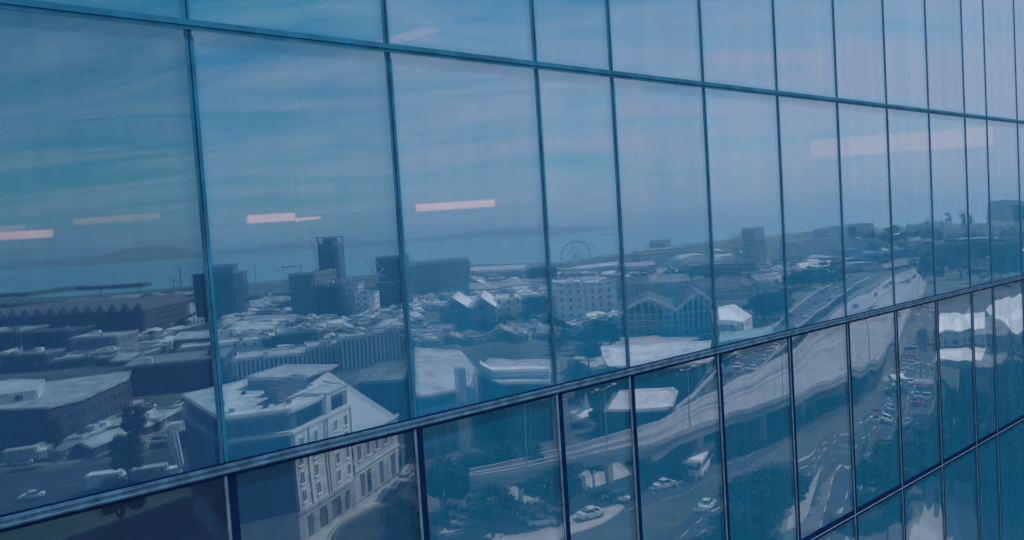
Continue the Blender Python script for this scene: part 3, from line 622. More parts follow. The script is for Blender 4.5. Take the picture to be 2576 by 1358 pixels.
# crane
p = G(944, 735); Y = p.y
def loc(px, py): return Vector((ray(px, py).x / ray(px, py).y * Y - p.x, 0, ZY(px, py, Y)))
t = thing('crane', 'white luffing crane with a raised lattice jib before the dark silo block', 'crane', p)
MB().bar((0, 0, 0), loc(945, 692), 2.2).build('mast', white, t)
m = MB(); a, b_ = loc(945, 692), loc(904, 636)
for o in (Vector((0, 0, .8)), Vector((0, 0, -.8))): m.bar(a + o, b_ + o, .5)
for k in range(12): m.bar(a.lerp(b_, k / 12) + Vector((0, 0, .8 * (-1) ** k)), a.lerp(b_, (k + 1) / 12) + Vector((0, 0, -.8 * (-1) ** k)), .3)
m.build('jib', white, t)
MB().bar(loc(962, 676), loc(928, 640), .7).build('backstay', white, t)
MB().bar(a, loc(962, 676), 1.2).bar(loc(945, 692), loc(966, 690), 1.4).build('counter_jib', white, t)
for k, (x, yt, yb) in enumerate([(257, 712, 745), (355, 706, 742), (440, 700, 735), (645, 664, 712), (458, 668, 735), (760, 665, 700)]):
    q = G(x, yb); z = ZY(x, yt, q.y)
    t = thing('harbour_mast', 'thin dark harbour mast standing by the water at left', 'mast', q, 0, 'thin harbour masts by the left water')
    MB().tube([(0, 0, 0), (0, 0, z)], [.9, .5]).build('pole', darkm, t); MB().bar((-3, 0, z * .85), (3, 0, z * .85), .7).build('crossarm', darkm, t)
# breakwater
for nm, L_, lab in (('breakwater', [(-80, 752, 60, 741), (60, 743, 200, 722), (200, 725, 372, 716)], 'long dark harbour breakwater reaching out from the left edge'),):
    m = MB()
    for x0, y0, x1, y1 in L_: a, b_ = G(x0, y0), G(x1, y1); m.bar(a + Vector((0, 0, 1)), b_ + Vector((0, 0, 1)), 16, 6)
    tag(m.build(nm, mat('dark_rock', (.06, .06, .065), .95, .4, .1)), lab, 'breakwater')
# ships
for x0, x1, y, lab in ((1490, 1560, 588 - 4, 'pale distant ship on the bay above the wheel'), (700, 760, 664, 'small dark ship lying off the harbour')):
    q = G((x0 + x1) / 2, y + 8, -2); w = (x1 - x0) * q.y / F * .6
    t = thing('ship', lab, 'ship', q)
    MB().add([(-w / 2, -3, 0), (w / 2, -3, 0), (w * .56, 0, 5), (w / 2, 3, 0), (-w / 2, 3, 0), (-w / 2, -4, 5), (w / 2, -4, 5), (w / 2, 4, 5), (-w / 2, 4, 5)], [(0, 1, 6, 5), (1, 2, 6), (2, 3, 7), (3, 4, 8, 7), (5, 6, 2, 7, 8), (4, 0, 5, 8), (0, 4, 3, 2, 1)]).build('hull', mat('ship_hull', (.4, .4, .42), .6), t)
    MB().box(-w * .42, -w * .25, -3, 3, 5, 14).box(-w * .4, -w * .3, -2, 2, 14, 18).build('bridge', white, t)

# ------------------------------------------------------------------ ferris wheel
q = G(1450, 690); Y = q.y; rad = 38 * Y / F; cz = rad + 3
t = thing('ferris_wheel', 'faint pale ferris wheel standing on the waterfront before the bay', 'ferris wheel', q, R(12))
m = MB(); n = 36
for yy in (-1.2, 1.2):
    ring = [(rad * math.cos(2 * math.pi * k / n), yy, cz + rad * math.sin(2 * math.pi * k / n)) for k in range(n + 1)]
    m.tube(ring, [.3] * (n + 1), 5)
m.build('rim', metal, t)
for k in range(18):
    a = 2 * math.pi * k / 18; MB().bar((0, 0, cz), (rad * math.cos(a), 0, cz + rad * math.sin(a)), .3).build('spoke', metal, t)
    ra = rad + .6; MB().box(ra * math.cos(a) - 1, ra * math.cos(a) + 1, -1, 1, cz + ra * math.sin(a) - 1.6, cz + ra * math.sin(a) + .5).build('cabin', metal, t)
MB().cyl((0, 0, cz), (0, 1, 0), 2, 5).build('hub', metal, t)
for s in (-1, 1): MB().bar((s * rad * .45, 3, 0), (0, 3, cz), .9).bar((s * rad * .45, -3, 0), (0, -3, cz), .9).build('support', white, t)

# ------------------------------------------------------------------ white corner building (near)
C0, C1 = G(756, 1367), G(1005, 1190); ax = (C1 - C0).normalized(); ang = math.atan2(ax.y, ax.x)
cb = thing('corner_building', 'old white corner building with rows of tall windows, drainpipes and a pale roof full of plant', 'building', C0, ang)
cb['label'] = 'old white corner building with tall windows, drainpipes and a pale roof full of plant'
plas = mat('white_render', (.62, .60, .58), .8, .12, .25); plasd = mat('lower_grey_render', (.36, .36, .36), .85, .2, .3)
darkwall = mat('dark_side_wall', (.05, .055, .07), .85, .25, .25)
A = [(0, 0), (17, 0), (22, 9), (30, 22), (9, 28), (-6, 8)]
def insetpoly(P, k):
    cx = sum(p[0] for p in P) / len(P); cy = sum(p[1] for p in P) / len(P); return [(cx + (x - cx) * k, cy + (y - cy) * k) for x, y in P]
MB().prism(insetpoly(A, 1.0), 4.6, 17.0).build('upper_wall', mat('shaded_render', (.10, .11, .13), .8, .3, .3), cb)  # shade of the walls off the street put into a dark colour
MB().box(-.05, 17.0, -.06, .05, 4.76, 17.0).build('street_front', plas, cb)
MB().add([(-.1, .1, 4.8), (-5.95, 7.85, 4.8), (-5.95, 7.85, 17.0), (-.1, .1, 17.0), (-.2, .02, 4.8), (-6.05, 7.77, 4.8), (-6.05, 7.77, 17.0), (-.2, .02, 17.0)], [(3, 2, 1, 0), (4, 5, 6, 7), (0, 1, 5, 4), (3, 7, 6, 2), (0, 4, 7, 3), (1, 2, 6, 5)]).build('shaded_side', darkwall, cb)  # added dark skin: the shade on this side painted as colour
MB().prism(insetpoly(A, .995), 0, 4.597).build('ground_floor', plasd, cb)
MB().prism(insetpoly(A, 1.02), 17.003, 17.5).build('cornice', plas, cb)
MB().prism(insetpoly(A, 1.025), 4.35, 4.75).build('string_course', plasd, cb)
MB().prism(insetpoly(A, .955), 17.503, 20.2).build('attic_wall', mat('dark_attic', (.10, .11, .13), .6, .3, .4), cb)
rf = MB().prism(insetpoly(A, .99), 20.203, 20.6).build('roof', roofw, cb)
unitm = mat('cooling_unit_casing', (.09, .10, .115), .6, .3, 1.5)
for k in range(5): # cooling units on the roof
    x = 4.5 + 2.4 * k; y = 5.5 + .5 * k
    u = MB().box(x, x + 1.7, y, y + 1.7, 20.9, 22.9).build('cooling_unit', unitm, rf)
for k in range(4):
    MB().box(9 + 2.2 * k, 10.7 + 2.2 * k, 9.5, 11.2, 20.9, 22.7).build('cooling_unit', unitm, rf)
MB().box(3, 18, 4.8, 5.0, 20.6, 20.9).box(3, 18, 8, 8.2, 20.6, 20.9).build('unit_rail', darkm, rf)
for x, y in ((1, 5), (4, 3), (-2, 9), (2, 14), (6, 18), (10, 16), (11, 22), (16, 19)):
    MB().box(x, x + .6, y, y + .6, 20.6, 21.1).build('roof_vent', darkm, rf)
m = MB()
for i in range(6):
    a, b_ = Vector((*insetpoly(A, .985)[i], 20.7)), Vector((*insetpoly(A, .985)[(i + 1) % 6], 20.7)); m.bar(a, b_, .3, .4)
m.build('parapet', plas, cb)
# windows of the street front
def win(x, z, w, h, parent, rec=.12, y=0):
    f = MB(); e = .14
    f.box(x - w / 2 - e, x - w / 2, y - .07, y - .003, z - e, z + h + e).box(x + w / 2, x + w / 2 + e, y - .07, y - .003, z - e, z + h + e)
    f.box(x - w / 2, x + w / 2, y - .07, y - .003, z + h, z + h + e).box(x - w / 2 - .2, x + w / 2 + .2, y - .2, y - .003, z - e - .15, z - e - .003)
    f.box(x - .03, x + .03, y - .06, y - .03, z, z + h)
    o = f.build('window', white, parent)
    MB().box(x - w / 2, x + w / 2, y - .028, y - .004, z, z + h).build('pane', glassd, o)
for z in (5.9, 8.7, 11.5, 14.3):
    for x in (2.0, 6.0, 12.0, 15.2): win(x, z, 1.0, 1.6, cb, y=-.06)
for x in (.15, 3.9, 8.6, 9.4, 16.7): MB().cyl((x, -.17, 10.9), (0, 0, 1), .09, 12.4, 8).build('drainpipe', darkm, cb)
# attic windows towards the street
for x in (2.2, 4.6, 7.0): MB().box(x, x + 2.0, .25, .45, 17.9, 19.8).build('attic_window', glassd, cb)
m = MB().box(9.5, 16.2, -.15, 4, 17.503, 20.9).build('dormer', plas, cb)
MB().box(11, 15.8, -.22, -.152, 17.9, 20.3).build('dormer_window', glassd, m)
MB().box(9.3, 16.4, -.35, 4.1, 20.903, 21.15).build('dormer_roof', roofl, m)
# ground floor openings
for x, w in ((2.2, 1.3), (5.5, 2.2), (9.5, 2.6), (13.6, 1.4)): MB().box(x, x + w, -.05, -.02 + .04, .3, 3.3).build('shopfront', glassd, cb)
for x in (4.5, 12.5): MB().cyl((x, -.5, 3.2), (0, 0, 1), .14, .5, 8).build('wall_lantern', white, cb)
# wing with the tall sloped white roof
MB().prism([(17.02, .2), (34, .2), (36, 14), (23.5, 14)], 0, 11.3).build('wing_wall', mat('wing_render', (.48, .47, .46), .85, .12, .25), cb)
MB().box(17.03, 34.1, -.05, .19, 5.3, 5.6).box(17.03, 34.1, -.15, .19, 11.0, 11.6).build('wing_cornice', plas, cb)
for x in (19.5, 22.8, 26.2, 29.6): win(x, 7.0, 1.2, 2.4, cb, y=.2)
for x in (19.2, 21.6, 26.4, 31): MB().box(x, x + 1.5, .13, .195, .4, 4.4).build('tall_opening', glassd, cb)
sl_ = MB(); sl_.add([(17.1, 0, 11.61), (32.6, 0, 11.61), (23.5, 9, 22.6), (16.8, 9, 21.4), (17.1, 10, 11.61), (32.6, 10, 11.61)], [(0, 1, 2, 3), (0, 3, 4), (1, 5, 2), (3, 2, 5, 4), (0, 4, 5, 1)])
so_ = sl_.build('sloped_roof', mat('white_slope', (.40, .40, .42), .6, .08, .2), cb)
a, b_, c_ = Vector((17.1, 0, 11.61)), Vector((32.6, 0, 11.61)), Vector((16.8, 9, 21.4)); e1 = (b_ - a).normalized(); e2 = (c_ - a).normalized(); nn = e1.cross(e2).normalized(); nn = nn if nn.y < 0 else -nn
for s, v in ((2.5, 3), (5.5, 3.4), (3.3, 7), (6.3, 8), (10.0, 3.2), (8.5, 6)):
    o = a + e1 * s + e2 * v + nn * .04; MB().add([o, o + e1 * .8, o + e1 * .8 + e2 * 1.4, o + e2 * 1.4], [(0, 1, 2, 3)]).build('skylight', glassd, so_)
MB().box(15, 26, 9, 19, 17.51, 22.3).build('upper_block', mat('upper_block_roofing', (.20, .21, .24), .7, .2, .2), cb)
MB().box(15.5, 26.5, 8.4, 8.95, 20.9, 22.2).build('clerestory', glassd, cb)
MB().box(14.6, 27, 8, 19.4, 22.303, 22.7).build('upper_roof', roofl, cb)

# ------------------------------------------------------------------ buildings built from their roof outline
def roofpoly(pix, z, name, label, wallm, roofm, cat='building', z0=0, over=0, kids=None):
    P = [G(x, y, z) for x, y in pix]; c = sum(P, Vector()) / len(P); loc_ = [(p.x - c.x, p.y - c.y) for p in P]
    t = thing(name, label, cat, (c.x, c.y, z0))
    MB().prism(loc_, 0, z - z0).build('wall', wallm, t)
    MB().prism(insetpoly(loc_, 1.015 + over), z - z0 + .003, z - z0 + .45).build('roof', roofm, t)
    return t, loc_
roofpoly([(-120, 1040), (-120, 985), (40, 975), (330, 935), (322, 955), (205, 1008), (120, 1028)], 11, 'depot', 'long depot with wide pale flat roof filling the left side', wm['dark'], roofl, 'depot')
roofpoly([(-60, 975), (30, 958), (112, 958), (92, 985), (-20, 1000)], 13.5, 'roof_block', 'white raised block on the long depot roof at left', wm['white'], roofw)
roofpoly([(560, 1230), (752, 1190), (752, 1150), (575, 1185)], 7, 'dark_annex', 'dark blue windowed annex under the left part of the lower rail', wmat('annex_wall', (.07, .08, .10), (.25, .30, .32), 3.6, 3.2, .42, .4), roofd)
roofpoly([(565, 1358), (742, 1330), (742, 1240), (575, 1262)], 1.0, 'loading_deck', 'low dark concrete deck left of the white corner building', darkwall, roofd, 'deck')
roofpoly([(1048, 1003), (1180, 975), (1192, 930), (1160, 888), (1046, 880)], 13, 'curved_hall', 'pale hall with teal glass front right of the second mullion', wm['blue'], roofl, 'hall')
roofpoly([(1200, 945), (1255, 968), (1385, 968), (1388, 912), (1290, 912), (1230, 905)], 12, 'parapet_block', 'dark block with bright white parapet left of the third mullion', wm['dark'], roofl)
q, lp = roofpoly([(1208, 912), (1232, 928), (1385, 930), (1385, 936), (1236, 936), (1206, 920)], 14, 'white_parapet', 'bright white roof edge strip bending above the dark block', white, white, 'roof edge', z0=12.6)
t, lp = roofpoly([(1517, 876), (1790, 860), (1785, 888), (1760, 895), (1790, 905), (1780, 918), (1535, 925), (1520, 900)], 9, 'white_hall', 'big hall with dazzling white roof crossing the lower rail', wm['blue'], roofw, 'hall', over=.01)
roofpoly([(1560, 985), (1690, 980), (1708, 990), (1690, 1030), (1600, 1034), (1535, 1030)], 6, 'marquee', 'white roofed marquee above the highway deck', wm['blue'], roofw, 'marquee')
roofpoly([(1815, 838), (1935, 822), (1945, 840), (1815, 862)], 7, 'green_roof_block', 'flat teal roofed block left of the carriageway cars', wm['shed'], mat('teal_roof', (.22, .34, .34), .7, .1, .2))
roofpoly([(1805, 775), (1850, 768), (1890, 795), (1870, 812), (1812, 806)], 10, 'white_curved_roof', 'white curved roof pavilion right of the glazed halls', wm['white'], white, 'pavilion')
t, lp = roofpoly([(2345, 886), (2478, 884), (2478, 912), (2345, 914)], 14, 'white_canopy', 'long white canopy slab over the square at right', white, white, 'canopy', z0=13)
for x, y in (lp[0], lp[1], lp[2], lp[3]): MB().bar((x * .95, y * .9, -13), (x * .95, y * .9, 0), .6).build('column', white, t)
roofpoly([(2410, 918), (2474, 916), (2476, 935), (2408, 938)], 12, 'glass_office', 'narrow glass office with barrel top under the white canopy', wm['blue'], roofl)
roofpoly([(2345, 795), (2465, 790), (2470, 830), (2350, 838)], 5, 'white_terminal', 'white terminal sheds beside the right carriageway', wm['white'], white, 'terminal')
# big glass tower block at the right edge
P0, P1, P2, P3 = G(2478, 790, 24), G(2700, 900, 24), G(2760, 780, 24), G(2560, 745, 24)
c = (P0 + P1 + P2 + P3) / 4; t = thing('glass_block', 'big dark blue glass building with a bright white roof at the right edge', 'building', (c.x, c.y, 0))
lp = [(p.x - c.x, p.y - c.y) for p in (P0, P1, P2, P3)]
MB().prism(lp, 0, 24).build('wall', wmat('deep_blue_glass', (.05, .07, .09), (.02, .05, .08), 2.0, 3.4, .9, .8, .25), t)
MB().prism(insetpoly(lp, 1.03), 24.003, 24.6).build('roof', white, t)
m = MB(); a, b_ = Vector((*lp[0], 0)), Vector((*lp[1], 0))
for k in range(8):
    s0_, s1_ = a.lerp(b_, k / 8), a.lerp(b_, (k + 1) / 8); o = (b_ - a).normalized().cross(Vector((0, 0, 1))) * .3
    for z in (2, 13): m.bar(s0_ + o + Vector((0, 0, z)), s1_ + o + Vector((0, 0, z + 11)), .25).bar(s1_ + o + Vector((0, 0, z)), s0_ + o + Vector((0, 0, z + 11)), .25)
m.build('bracing', metal, t)
d_ = (b_ - a).normalized(); o = a + d_ * 2.2 + d_.cross(Vector((0, 0, 1))) * .5 + Vector((0, 0, 18))
text('IBA', 2.0, tuple(o), (R(90), 0, math.atan2(d_.y, d_.x)), white, t)

# glazed gable halls
for x0, x1, yt, yb, lab in ((1556, 1708, 752, 838, 'first glazed gable hall with curved pale roof edge'), (1706, 1812, 738, 836, 'second glazed gable hall behind the fifth mullion')):
    p, w, h = place(x0, x1, yt, yb); d = 46; rise = h * .42; hw_ = h - rise
    t = thing('glazed_hall', lab, 'hall', p, R(-10))
    MB().box(-w / 2, w / 2, 0, d, 0, hw_).build('wall', wm['shed'], t)
    n = 12; arc = [(-w / 2 + w * k / n, hw_ + rise * (1 - abs(2 * k / n - 1) ** 1.2)) for k in range(n + 1)]
    vs = [(x, yy, z) for yy in (.4, d) for x, z in arc]
    MB().add(vs, [(k, k + 1, n + 2 + k, n + 1 + k) for k in range(n)]).build('roof', roofd, t)
    MB().add([(x, .41, z - .02) for x, z in arc], [tuple(range(n, -1, -1))]).build('gable_glass', glassd, t)
    m = MB()
    for k in range(n): m.bar((arc[k][0], 0, arc[k][1] + .3), (arc[k + 1][0], 0, arc[k + 1][1] + .3), 1.6, 1.1)
    m.build('verge_band', roofw, t)
    m = MB()
    for z in (hw_ * .35, hw_ * .65, hw_ * .95): m.box(-w / 2, w / 2, -.15, -.02, z, z + .35)
    for k in range(9): x = -w / 2 + w * k / 8 * .98 + .2; m.box(x, x + .35, -.3, -.151, 0, hw_ + rise * max(0, (1 - abs(2 * k / 8 - 1) ** 1.2)) * .95)
    m.build('glazing_bar', white, t)
    MB().box(-w / 2 + .5, w / 2 - .5, -.012, .0, .4, hw_).build('front_glass', glassd, t)

# pagoda tent
q = G(1478, 1062); t = thing('pagoda_tent', 'white peaked pagoda tent in front of dark trees', 'tent', q, R(20))
rw = 34 * q.y / F * 1.0
MB().add([(-rw, -rw, 2.6), (rw, -rw, 2.6), (rw, rw, 2.6), (-rw, rw, 2.6), (-rw * .28, -rw * .28, 3.6), (rw * .28, -rw * .28, 3.6), (rw * .28, rw * .28, 3.6), (-rw * .28, rw * .28, 3.6), (0, 0, 7.4)],
         [(0, 1, 5, 4), (1, 2, 6, 5), (2, 3, 7, 6), (3, 0, 4, 7), (4, 5, 8), (5, 6, 8), (6, 7, 8), (7, 4, 8)]).build('canopy', white, t)
for sx in (-1, 1):
    for sy in (-1, 1): MB().bar((sx * rw * .97, sy * rw * .97, 0), (sx * rw * .97, sy * rw * .97, 2.6), .12).build('pole', metal, t)
# tall sign pylon
q = G(1172, 1158); hp = ZY(1160, 925, q.y)
t = thing('sign_pylon', 'tall pale vertical banner pylon with letters running down it', 'sign', q, R(8))
MB().box(-1.1, 1.1, 0, .5, 0, hp).build('panel', mat('pylon_panel', (.5, .5, .5), .6, .08, .4), t)
for k, ch in enumerate('RUI'): text(ch, 2.2, (0, -.04, hp * .60 - k * 2.4), (R(90), 0, R(0)), darkm, t)
q = G(1430, 1148); hp = ZY(1424, 1000, q.y)
t = thing('sign_pylon', 'thin pale pylon right of the third mullion in front of the pagoda tent', 'sign', q, R(8))
MB().box(-.65, .65, 0, .4, 0, hp).build('panel', MATS['pylon_panel'], t)
# billboard
q = G(1218, 1262); z1 = ZY(1218, 1164, q.y); z0_ = ZY(1218, 1208, q.y)
t = thing('billboard', 'dark billboard with a pale panel on posts above the car park trees', 'billboard', q, R(15)); w = 78 * q.y / F / 2
MB().box(-w, w, -.2, .2, z0_, z1).build('board', darkm, t); MB().box(w * .45, w, -.25, -.205, z0_ + .2, z1 - .2).build('poster', pale, t)
for x in (-w * .7, w * .7): MB().bar((x, 0, 0), (x, 0, z0_), .3).build('post', metal, t)
# white wedge sail sign at left
q = G(455, 1188); t = thing('sail_sign', 'white wedge shaped sail on a slanted frame beside the first mullion', 'sail', q); k = q.y / F
MB().add([(-25 * k, 0, 98 * k), (-2 * k, 0, 104 * k), (6 * k, 0, 2), (2 * k, 0, 1), (-25 * k, .5, 98 * k), (-2 * k, .5, 104 * k), (6 * k, .5, 2), (2 * k, .5, 1)], [(0, 1, 2, 3), (7, 6, 5, 4), (0, 4, 5, 1), (1, 5, 6, 2), (2, 6, 7, 3), (3, 7, 4, 0)]).build('sail', white, t)
MB().bar((-30 * k, 0, 98 * k), (0, 0, 0), .35).build('mast', white, t)
for yy in (0, 14 * k): MB().bar((-28 * k, 0, 98 * k - yy), (-120 * k, 0, 96 * k - yy), .3).build('boom', white, t)

# ------------------------------------------------------------------ vehicles
glassc = mat('car_glass', (.02, .025, .03), .1, .1, 1, spec=.6)
lampmt = mat('head_lamp', (.8, .8, .8), .2, .02, 1)
paint = {k: mat('car_paint_' + k, c_, .3, .05, .5, spec=.5) for k, c_ in dict(white=(.75, .75, .75), silver=(.42, .43, .45), black=(.02, .02, .025), blue=(.04, .08, .2), red=(.3, .03, .04)).items()}
def car(label, pm):
    t = thing('car', label, 'car')
    prof = [(-2.1, .35), (-2.15, .75), (-1.9, .95), (-1.1, 1.0), (-.75, 1.02), (1.3, 1.02), (1.95, .95), (2.15, .7), (2.1, .35)]
    cab = [(-1.15, .98), (-.55, 1.42), (.75, 1.45), (1.45, 1.0)]
    m = MB(); n = len(prof); vs = [(x, s * .88, z) for s in (-1, 1) for x, z in prof]
    m.add(vs, [tuple(range(n)), tuple(range(2 * n - 1, n - 1, -1))] + [(i, (i + 1) % n, n + (i + 1) % n, n + i) for i in range(n)])
    m.add([(-.55, -.62, 1.44), (.75, -.62, 1.46), (.75, .62, 1.46), (-.55, .62, 1.44), (-.5, -.6, 1.5), (.7, -.6, 1.52), (.7, .6, 1.52), (-.5, .6, 1.5)], [(0, 1, 5, 4), (1, 2, 6, 5), (2, 3, 7, 6), (3, 0, 4, 7), (4, 5, 6, 7), (0, 3, 2, 1)])
    b = m.build('body', pm, t)
    vs = [(x, s * (.8 if z < 1.1 else .64), z) for s in (-1, 1) for x, z in cab]
    MB().add(vs, [(0, 1, 2, 3), (7, 6, 5, 4), (0, 4, 5, 1), (1, 5, 6, 2), (2, 6, 7, 3)]).build('window_band', glassc, t)
    for x in (-1.35, 1.35):
        for s in (-1, 1): MB().cyl((x, s * .82, .33), (0, 1, 0), .33, .2, 12).build('wheel', tyre, t)
    for s in (-.6, .6): MB().box(2.1, 2.17, s - .2, s + .2, .6, .75).build('headlight', lampmt, t)
    return reg(t)
car0 = car('', paint['white']); car_used = [False]
def putcar(px, py, heading, col, label, z=.05, sc=1.0, group=None):
    p = G(px, py, z)
    if not car_used[0]:
        car_used[0] = True; car0.location = p; car0.rotation_euler = (0, 0, heading); car0['label'] = label
        if group: car0['group'] = group
        c_ = [o for o in COL.objects if o.parent == car0 and o.name.startswith('body')][0]; c_.material_slots[0].link = 'OBJECT'; c_.material_slots[0].material = paint[col]
        return car0
    return dup(car0, p, heading, sc, label, group, paint[col])
def onroad(Lp, Rp, u, fr, z, col, label, group, flip=False):
    i = min(int(u * (len(Lp) - 1)), len(Lp) - 2); t_ = u * (len(Lp) - 1) - i
    a = Lp[i].lerp(Rp[i], fr); b_ = Lp[i + 1].lerp(Rp[i + 1], fr); p = a.lerp(b_, t_); d = b_ - a
    r_ = dup(car0, (p.x, p.y, z), math.atan2(d.y, d.x) + (math.pi if flip else 0), 1, label, group, paint[col]); return r_
hd = math.atan2((QR[20] - QR[10]).y, (QR[20] - QR[10]).x)
putcar(1783, 1284, R(60), 'white', 'white car on the dashed road below the bus', .08)
putcar(976, 1250, ang, 'black', 'nearest dark car parked along the corner building')
putcar(1003, 1232, ang, 'black', 'middle dark car parked along the corner building')
putcar(1022, 1210, ang, 'silver', 'light car parked farthest along the corner building')
putcar(1662, 1222, R(30), 'black', 'dark car left of the bus beside the road edge')
putcar(1675, 1232, R(35), 'white', 'white car left of the bus beside the road edge')
putcar(1552, 1256, R(-20), 'white', 'white car parked in the pale yard behind the fourth mullion')
putcar(1530, 1254, R(-30), 'black', 'dark car next to the white car in the pale yard')
putcar(1450, 1230, R(10), 'silver', 'silver car under the trees in the car park')
putcar(80, 1252, R(20), 'white', 'white car on the dark street at the far left')
putcar(57, 1170 - 2, R(12), 'silver', 'small car behind the lorry at the far left')
putcar(1490, 1300, R(30), 'white', 'white car lowest in the tree shaded car park')
vr = random.Random(9)
for k in range(11):
    px, py = vr.uniform(1130, 1420), vr.uniform(1255, 1330)
    putcar(px, py, R(vr.choice([15, 195]) + vr.uniform(-4, 4)), vr.choice(['white', 'silver', 'black']), 'car parked beneath the trees at bottom centre', group='cars parked under the bottom centre trees')
for k in range(36):
    u = .22 + .76 * (k / 36) + vr.uniform(-.01, .01); fr_ = vr.choice([.17, .5, .83])
    onroad(RL, RR_, min(u, .99), fr_, 5.03, vr.choice(['white', 'white', 'silver', 'blue', 'black']), 'car on the curved ramp beside the broad highway', 'cars on the curved ramp', fr_ < .4)
for k in range(24):
    u = .40 + .58 * k / 24; fr_ = vr.choice([.16, .46, .8])
    onroad(QL, QR, u, fr_, .1, vr.choice(['white', 'silver', 'black', 'red']), 'car on the right carriageway beyond the highway deck', 'cars on the right carriageway')
for k in range(10):
    u = .75 + .24 * k / 10; onroad(HL, HR, u, vr.choice([.15, .35, .65, .85]), ZD + .03, vr.choice(['white', 'silver', 'blue']), 'car far along the broad highway deck', 'cars on the broad highway deck')
for k in range(14):
    px, py = vr.uniform(40, 540), 0; py = 1085 + vr.uniform(-6, 14) - .16 * px + (40 if k % 2 else 0)
    putcar(px, py, R(vr.choice([10, 100])), vr.choice(['white', 'silver', 'blue']), 'car parked in the yard below the long depot', group='cars parked in the depot yard')
# bus
q = G(1752, 1200); q2 = G(1797, 1140); bd = (q2 - q); ba = math.atan2(bd.y, bd.x)
t = thing('bus', 'long white coach driving on the lit road under the highway', 'bus', q + bd.normalized() * 5 + Vector((0, 0, .06)), ba)
m = MB()
for x0, x1, w0, z0, z1 in ((-6, 6, 1.25, .35, 1.5), (-5.9, 5.95, 1.22, 2.45, 3.1), (-5.6, 5.6, 1.1, 3.1, 3.25)): m.box(x0, x1, -w0, w0, z0, z1)
for x in (-5.95, 5.8): m.box(x, x + .1, -1.22, 1.22, 1.5, 2.45)
m.build('body', white, t)
MB().box(-5.84, 5.79, -1.2, 1.2, 1.501, 2.449).build('window_band', glassc, t)
MB().box(-6.03, -6.001, -1.1, 1.1, 1.5, 2.8).build('windscreen', glassc, t)
for x in (-4, 3.2, 4.5):
    for s in (-1, 1): MB().cyl((x, s * 1.15, .5), (0, 1, 0), .5, .3, 14).build('wheel', tyre, t)
for s in (-.9, .9): MB().box(-6.06, -6.001, s - .2, s + .2, .7, .95).build('headlight', lampmt, t)
def lorry(px, py, h_, label, col):
    t = thing('lorry', label, 'lorry', G(px, py, .06), h_)
    MB().box(-4.2, 2.4, -1.25, 1.25, 1.0, 3.5).build('cargo_box', col, t)
    MB().add([(2.6, -1.1, .5), (4.4, -1.1, .5), (4.4, -1.1, 1.6), (4.0, -1.1, 2.6), (2.6, -1.1, 2.7), (2.6, 1.1, .5), (4.4, 1.1, .5), (4.4, 1.1, 1.6), (4.0, 1.1, 2.6), (2.6, 1.1, 2.7)], [(0, 1, 2, 3, 4), (9, 8, 7, 6, 5), (0, 5, 6, 1), (1, 6, 7, 2), (2, 7, 8, 3), (3, 8, 9, 4), (4, 9, 5, 0)]).build('cab', white, t)
    MB().add([(4.43, -.95, 1.65), (4.43, .95, 1.65), (4.08, .95, 2.5), (4.08, -.95, 2.5)], [(0, 1, 2, 3)]).build('windscreen', glassc, t)
    MB().box(-4.2, 4.2, -.5, .5, .55, .99).build('chassis', darkm, t)
    for x in (-3, -1.8, 3.4):
        for s in (-1, 1): MB().cyl((x, s * 1.05, .48), (0, 1, 0), .48, .3, 12).build('wheel', tyre, t)
lorry(68, 1163, R(18), 'lorry with a pale box on the street at the far left', roofl)
lorry(285, 1228, R(12), 'white van lorry near the lower rail left of the first mullion', white)
lorry(392, 1214, R(20), 'pale box lorry right of the white van on the left street', roofl)
lorry(2275, 982, R(70), 'white lorry on the road right of the shaded deck edge', white)

# ------------------------------------------------------------------ trees
leaf = []
for k, (c1, c2) in enumerate((((.012, .038, .018), (.045, .095, .035)), ((.018, .048, .016), (.07, .11, .035)), ((.009, .028, .016), (.03, .062, .03)))):
    m = mat('foliage_%s' % 'abc'[k], c1, .8, 0, .55, col2=c2); m.name = 'foliage'
    b = m.node_tree.nodes['Principled BSDF']; b.inputs['Specular IOR Level'].default_value = .2
    leaf.append(m)
def crown_mesh(rng, n, rx, rz, cz, clumps, size):
    m = MB(); cl = []
    for _ in range(clumps):
        a = rng.uniform(0, 6.283); e = rng.uniform(-.75, 1); rr_ = rng.uniform(.35, .85)
        cl.append((math.cos(a) * rr_ * rx * math.sqrt(1 - min(.95, e * e) * .8), math.sin(a) * rr_ * rx * math.sqrt(1 - min(.95, e * e) * .8), cz + e * rz * .75, rng.uniform(.22, .42)))
    for _ in range(n):
        x, y, z, s = rng.choice(cl); v = Vector((rng.gauss(0, 1), rng.gauss(0, 1), rng.gauss(0, 1))).normalized() * (rng.uniform(.55, 1.05))
        p = Vector((x + v.x * s * rx, y + v.y * s * rx, z + v.z * s * rz * .9)); u = Vector((rng.gauss(0, 1), rng.gauss(0, 1), rng.gauss(0, .6))).normalized(); w = u.cross(Vector((rng.gauss(0, 1), rng.gauss(0, 1), rng.gauss(0, 1)))).normalized()
        q = size * rng.uniform(.6, 1.4); m.add([p - u * q, p + w * q * .7, p + u * q, p - w * q * .7], [(0, 1, 2, 3)])
    return m, cl
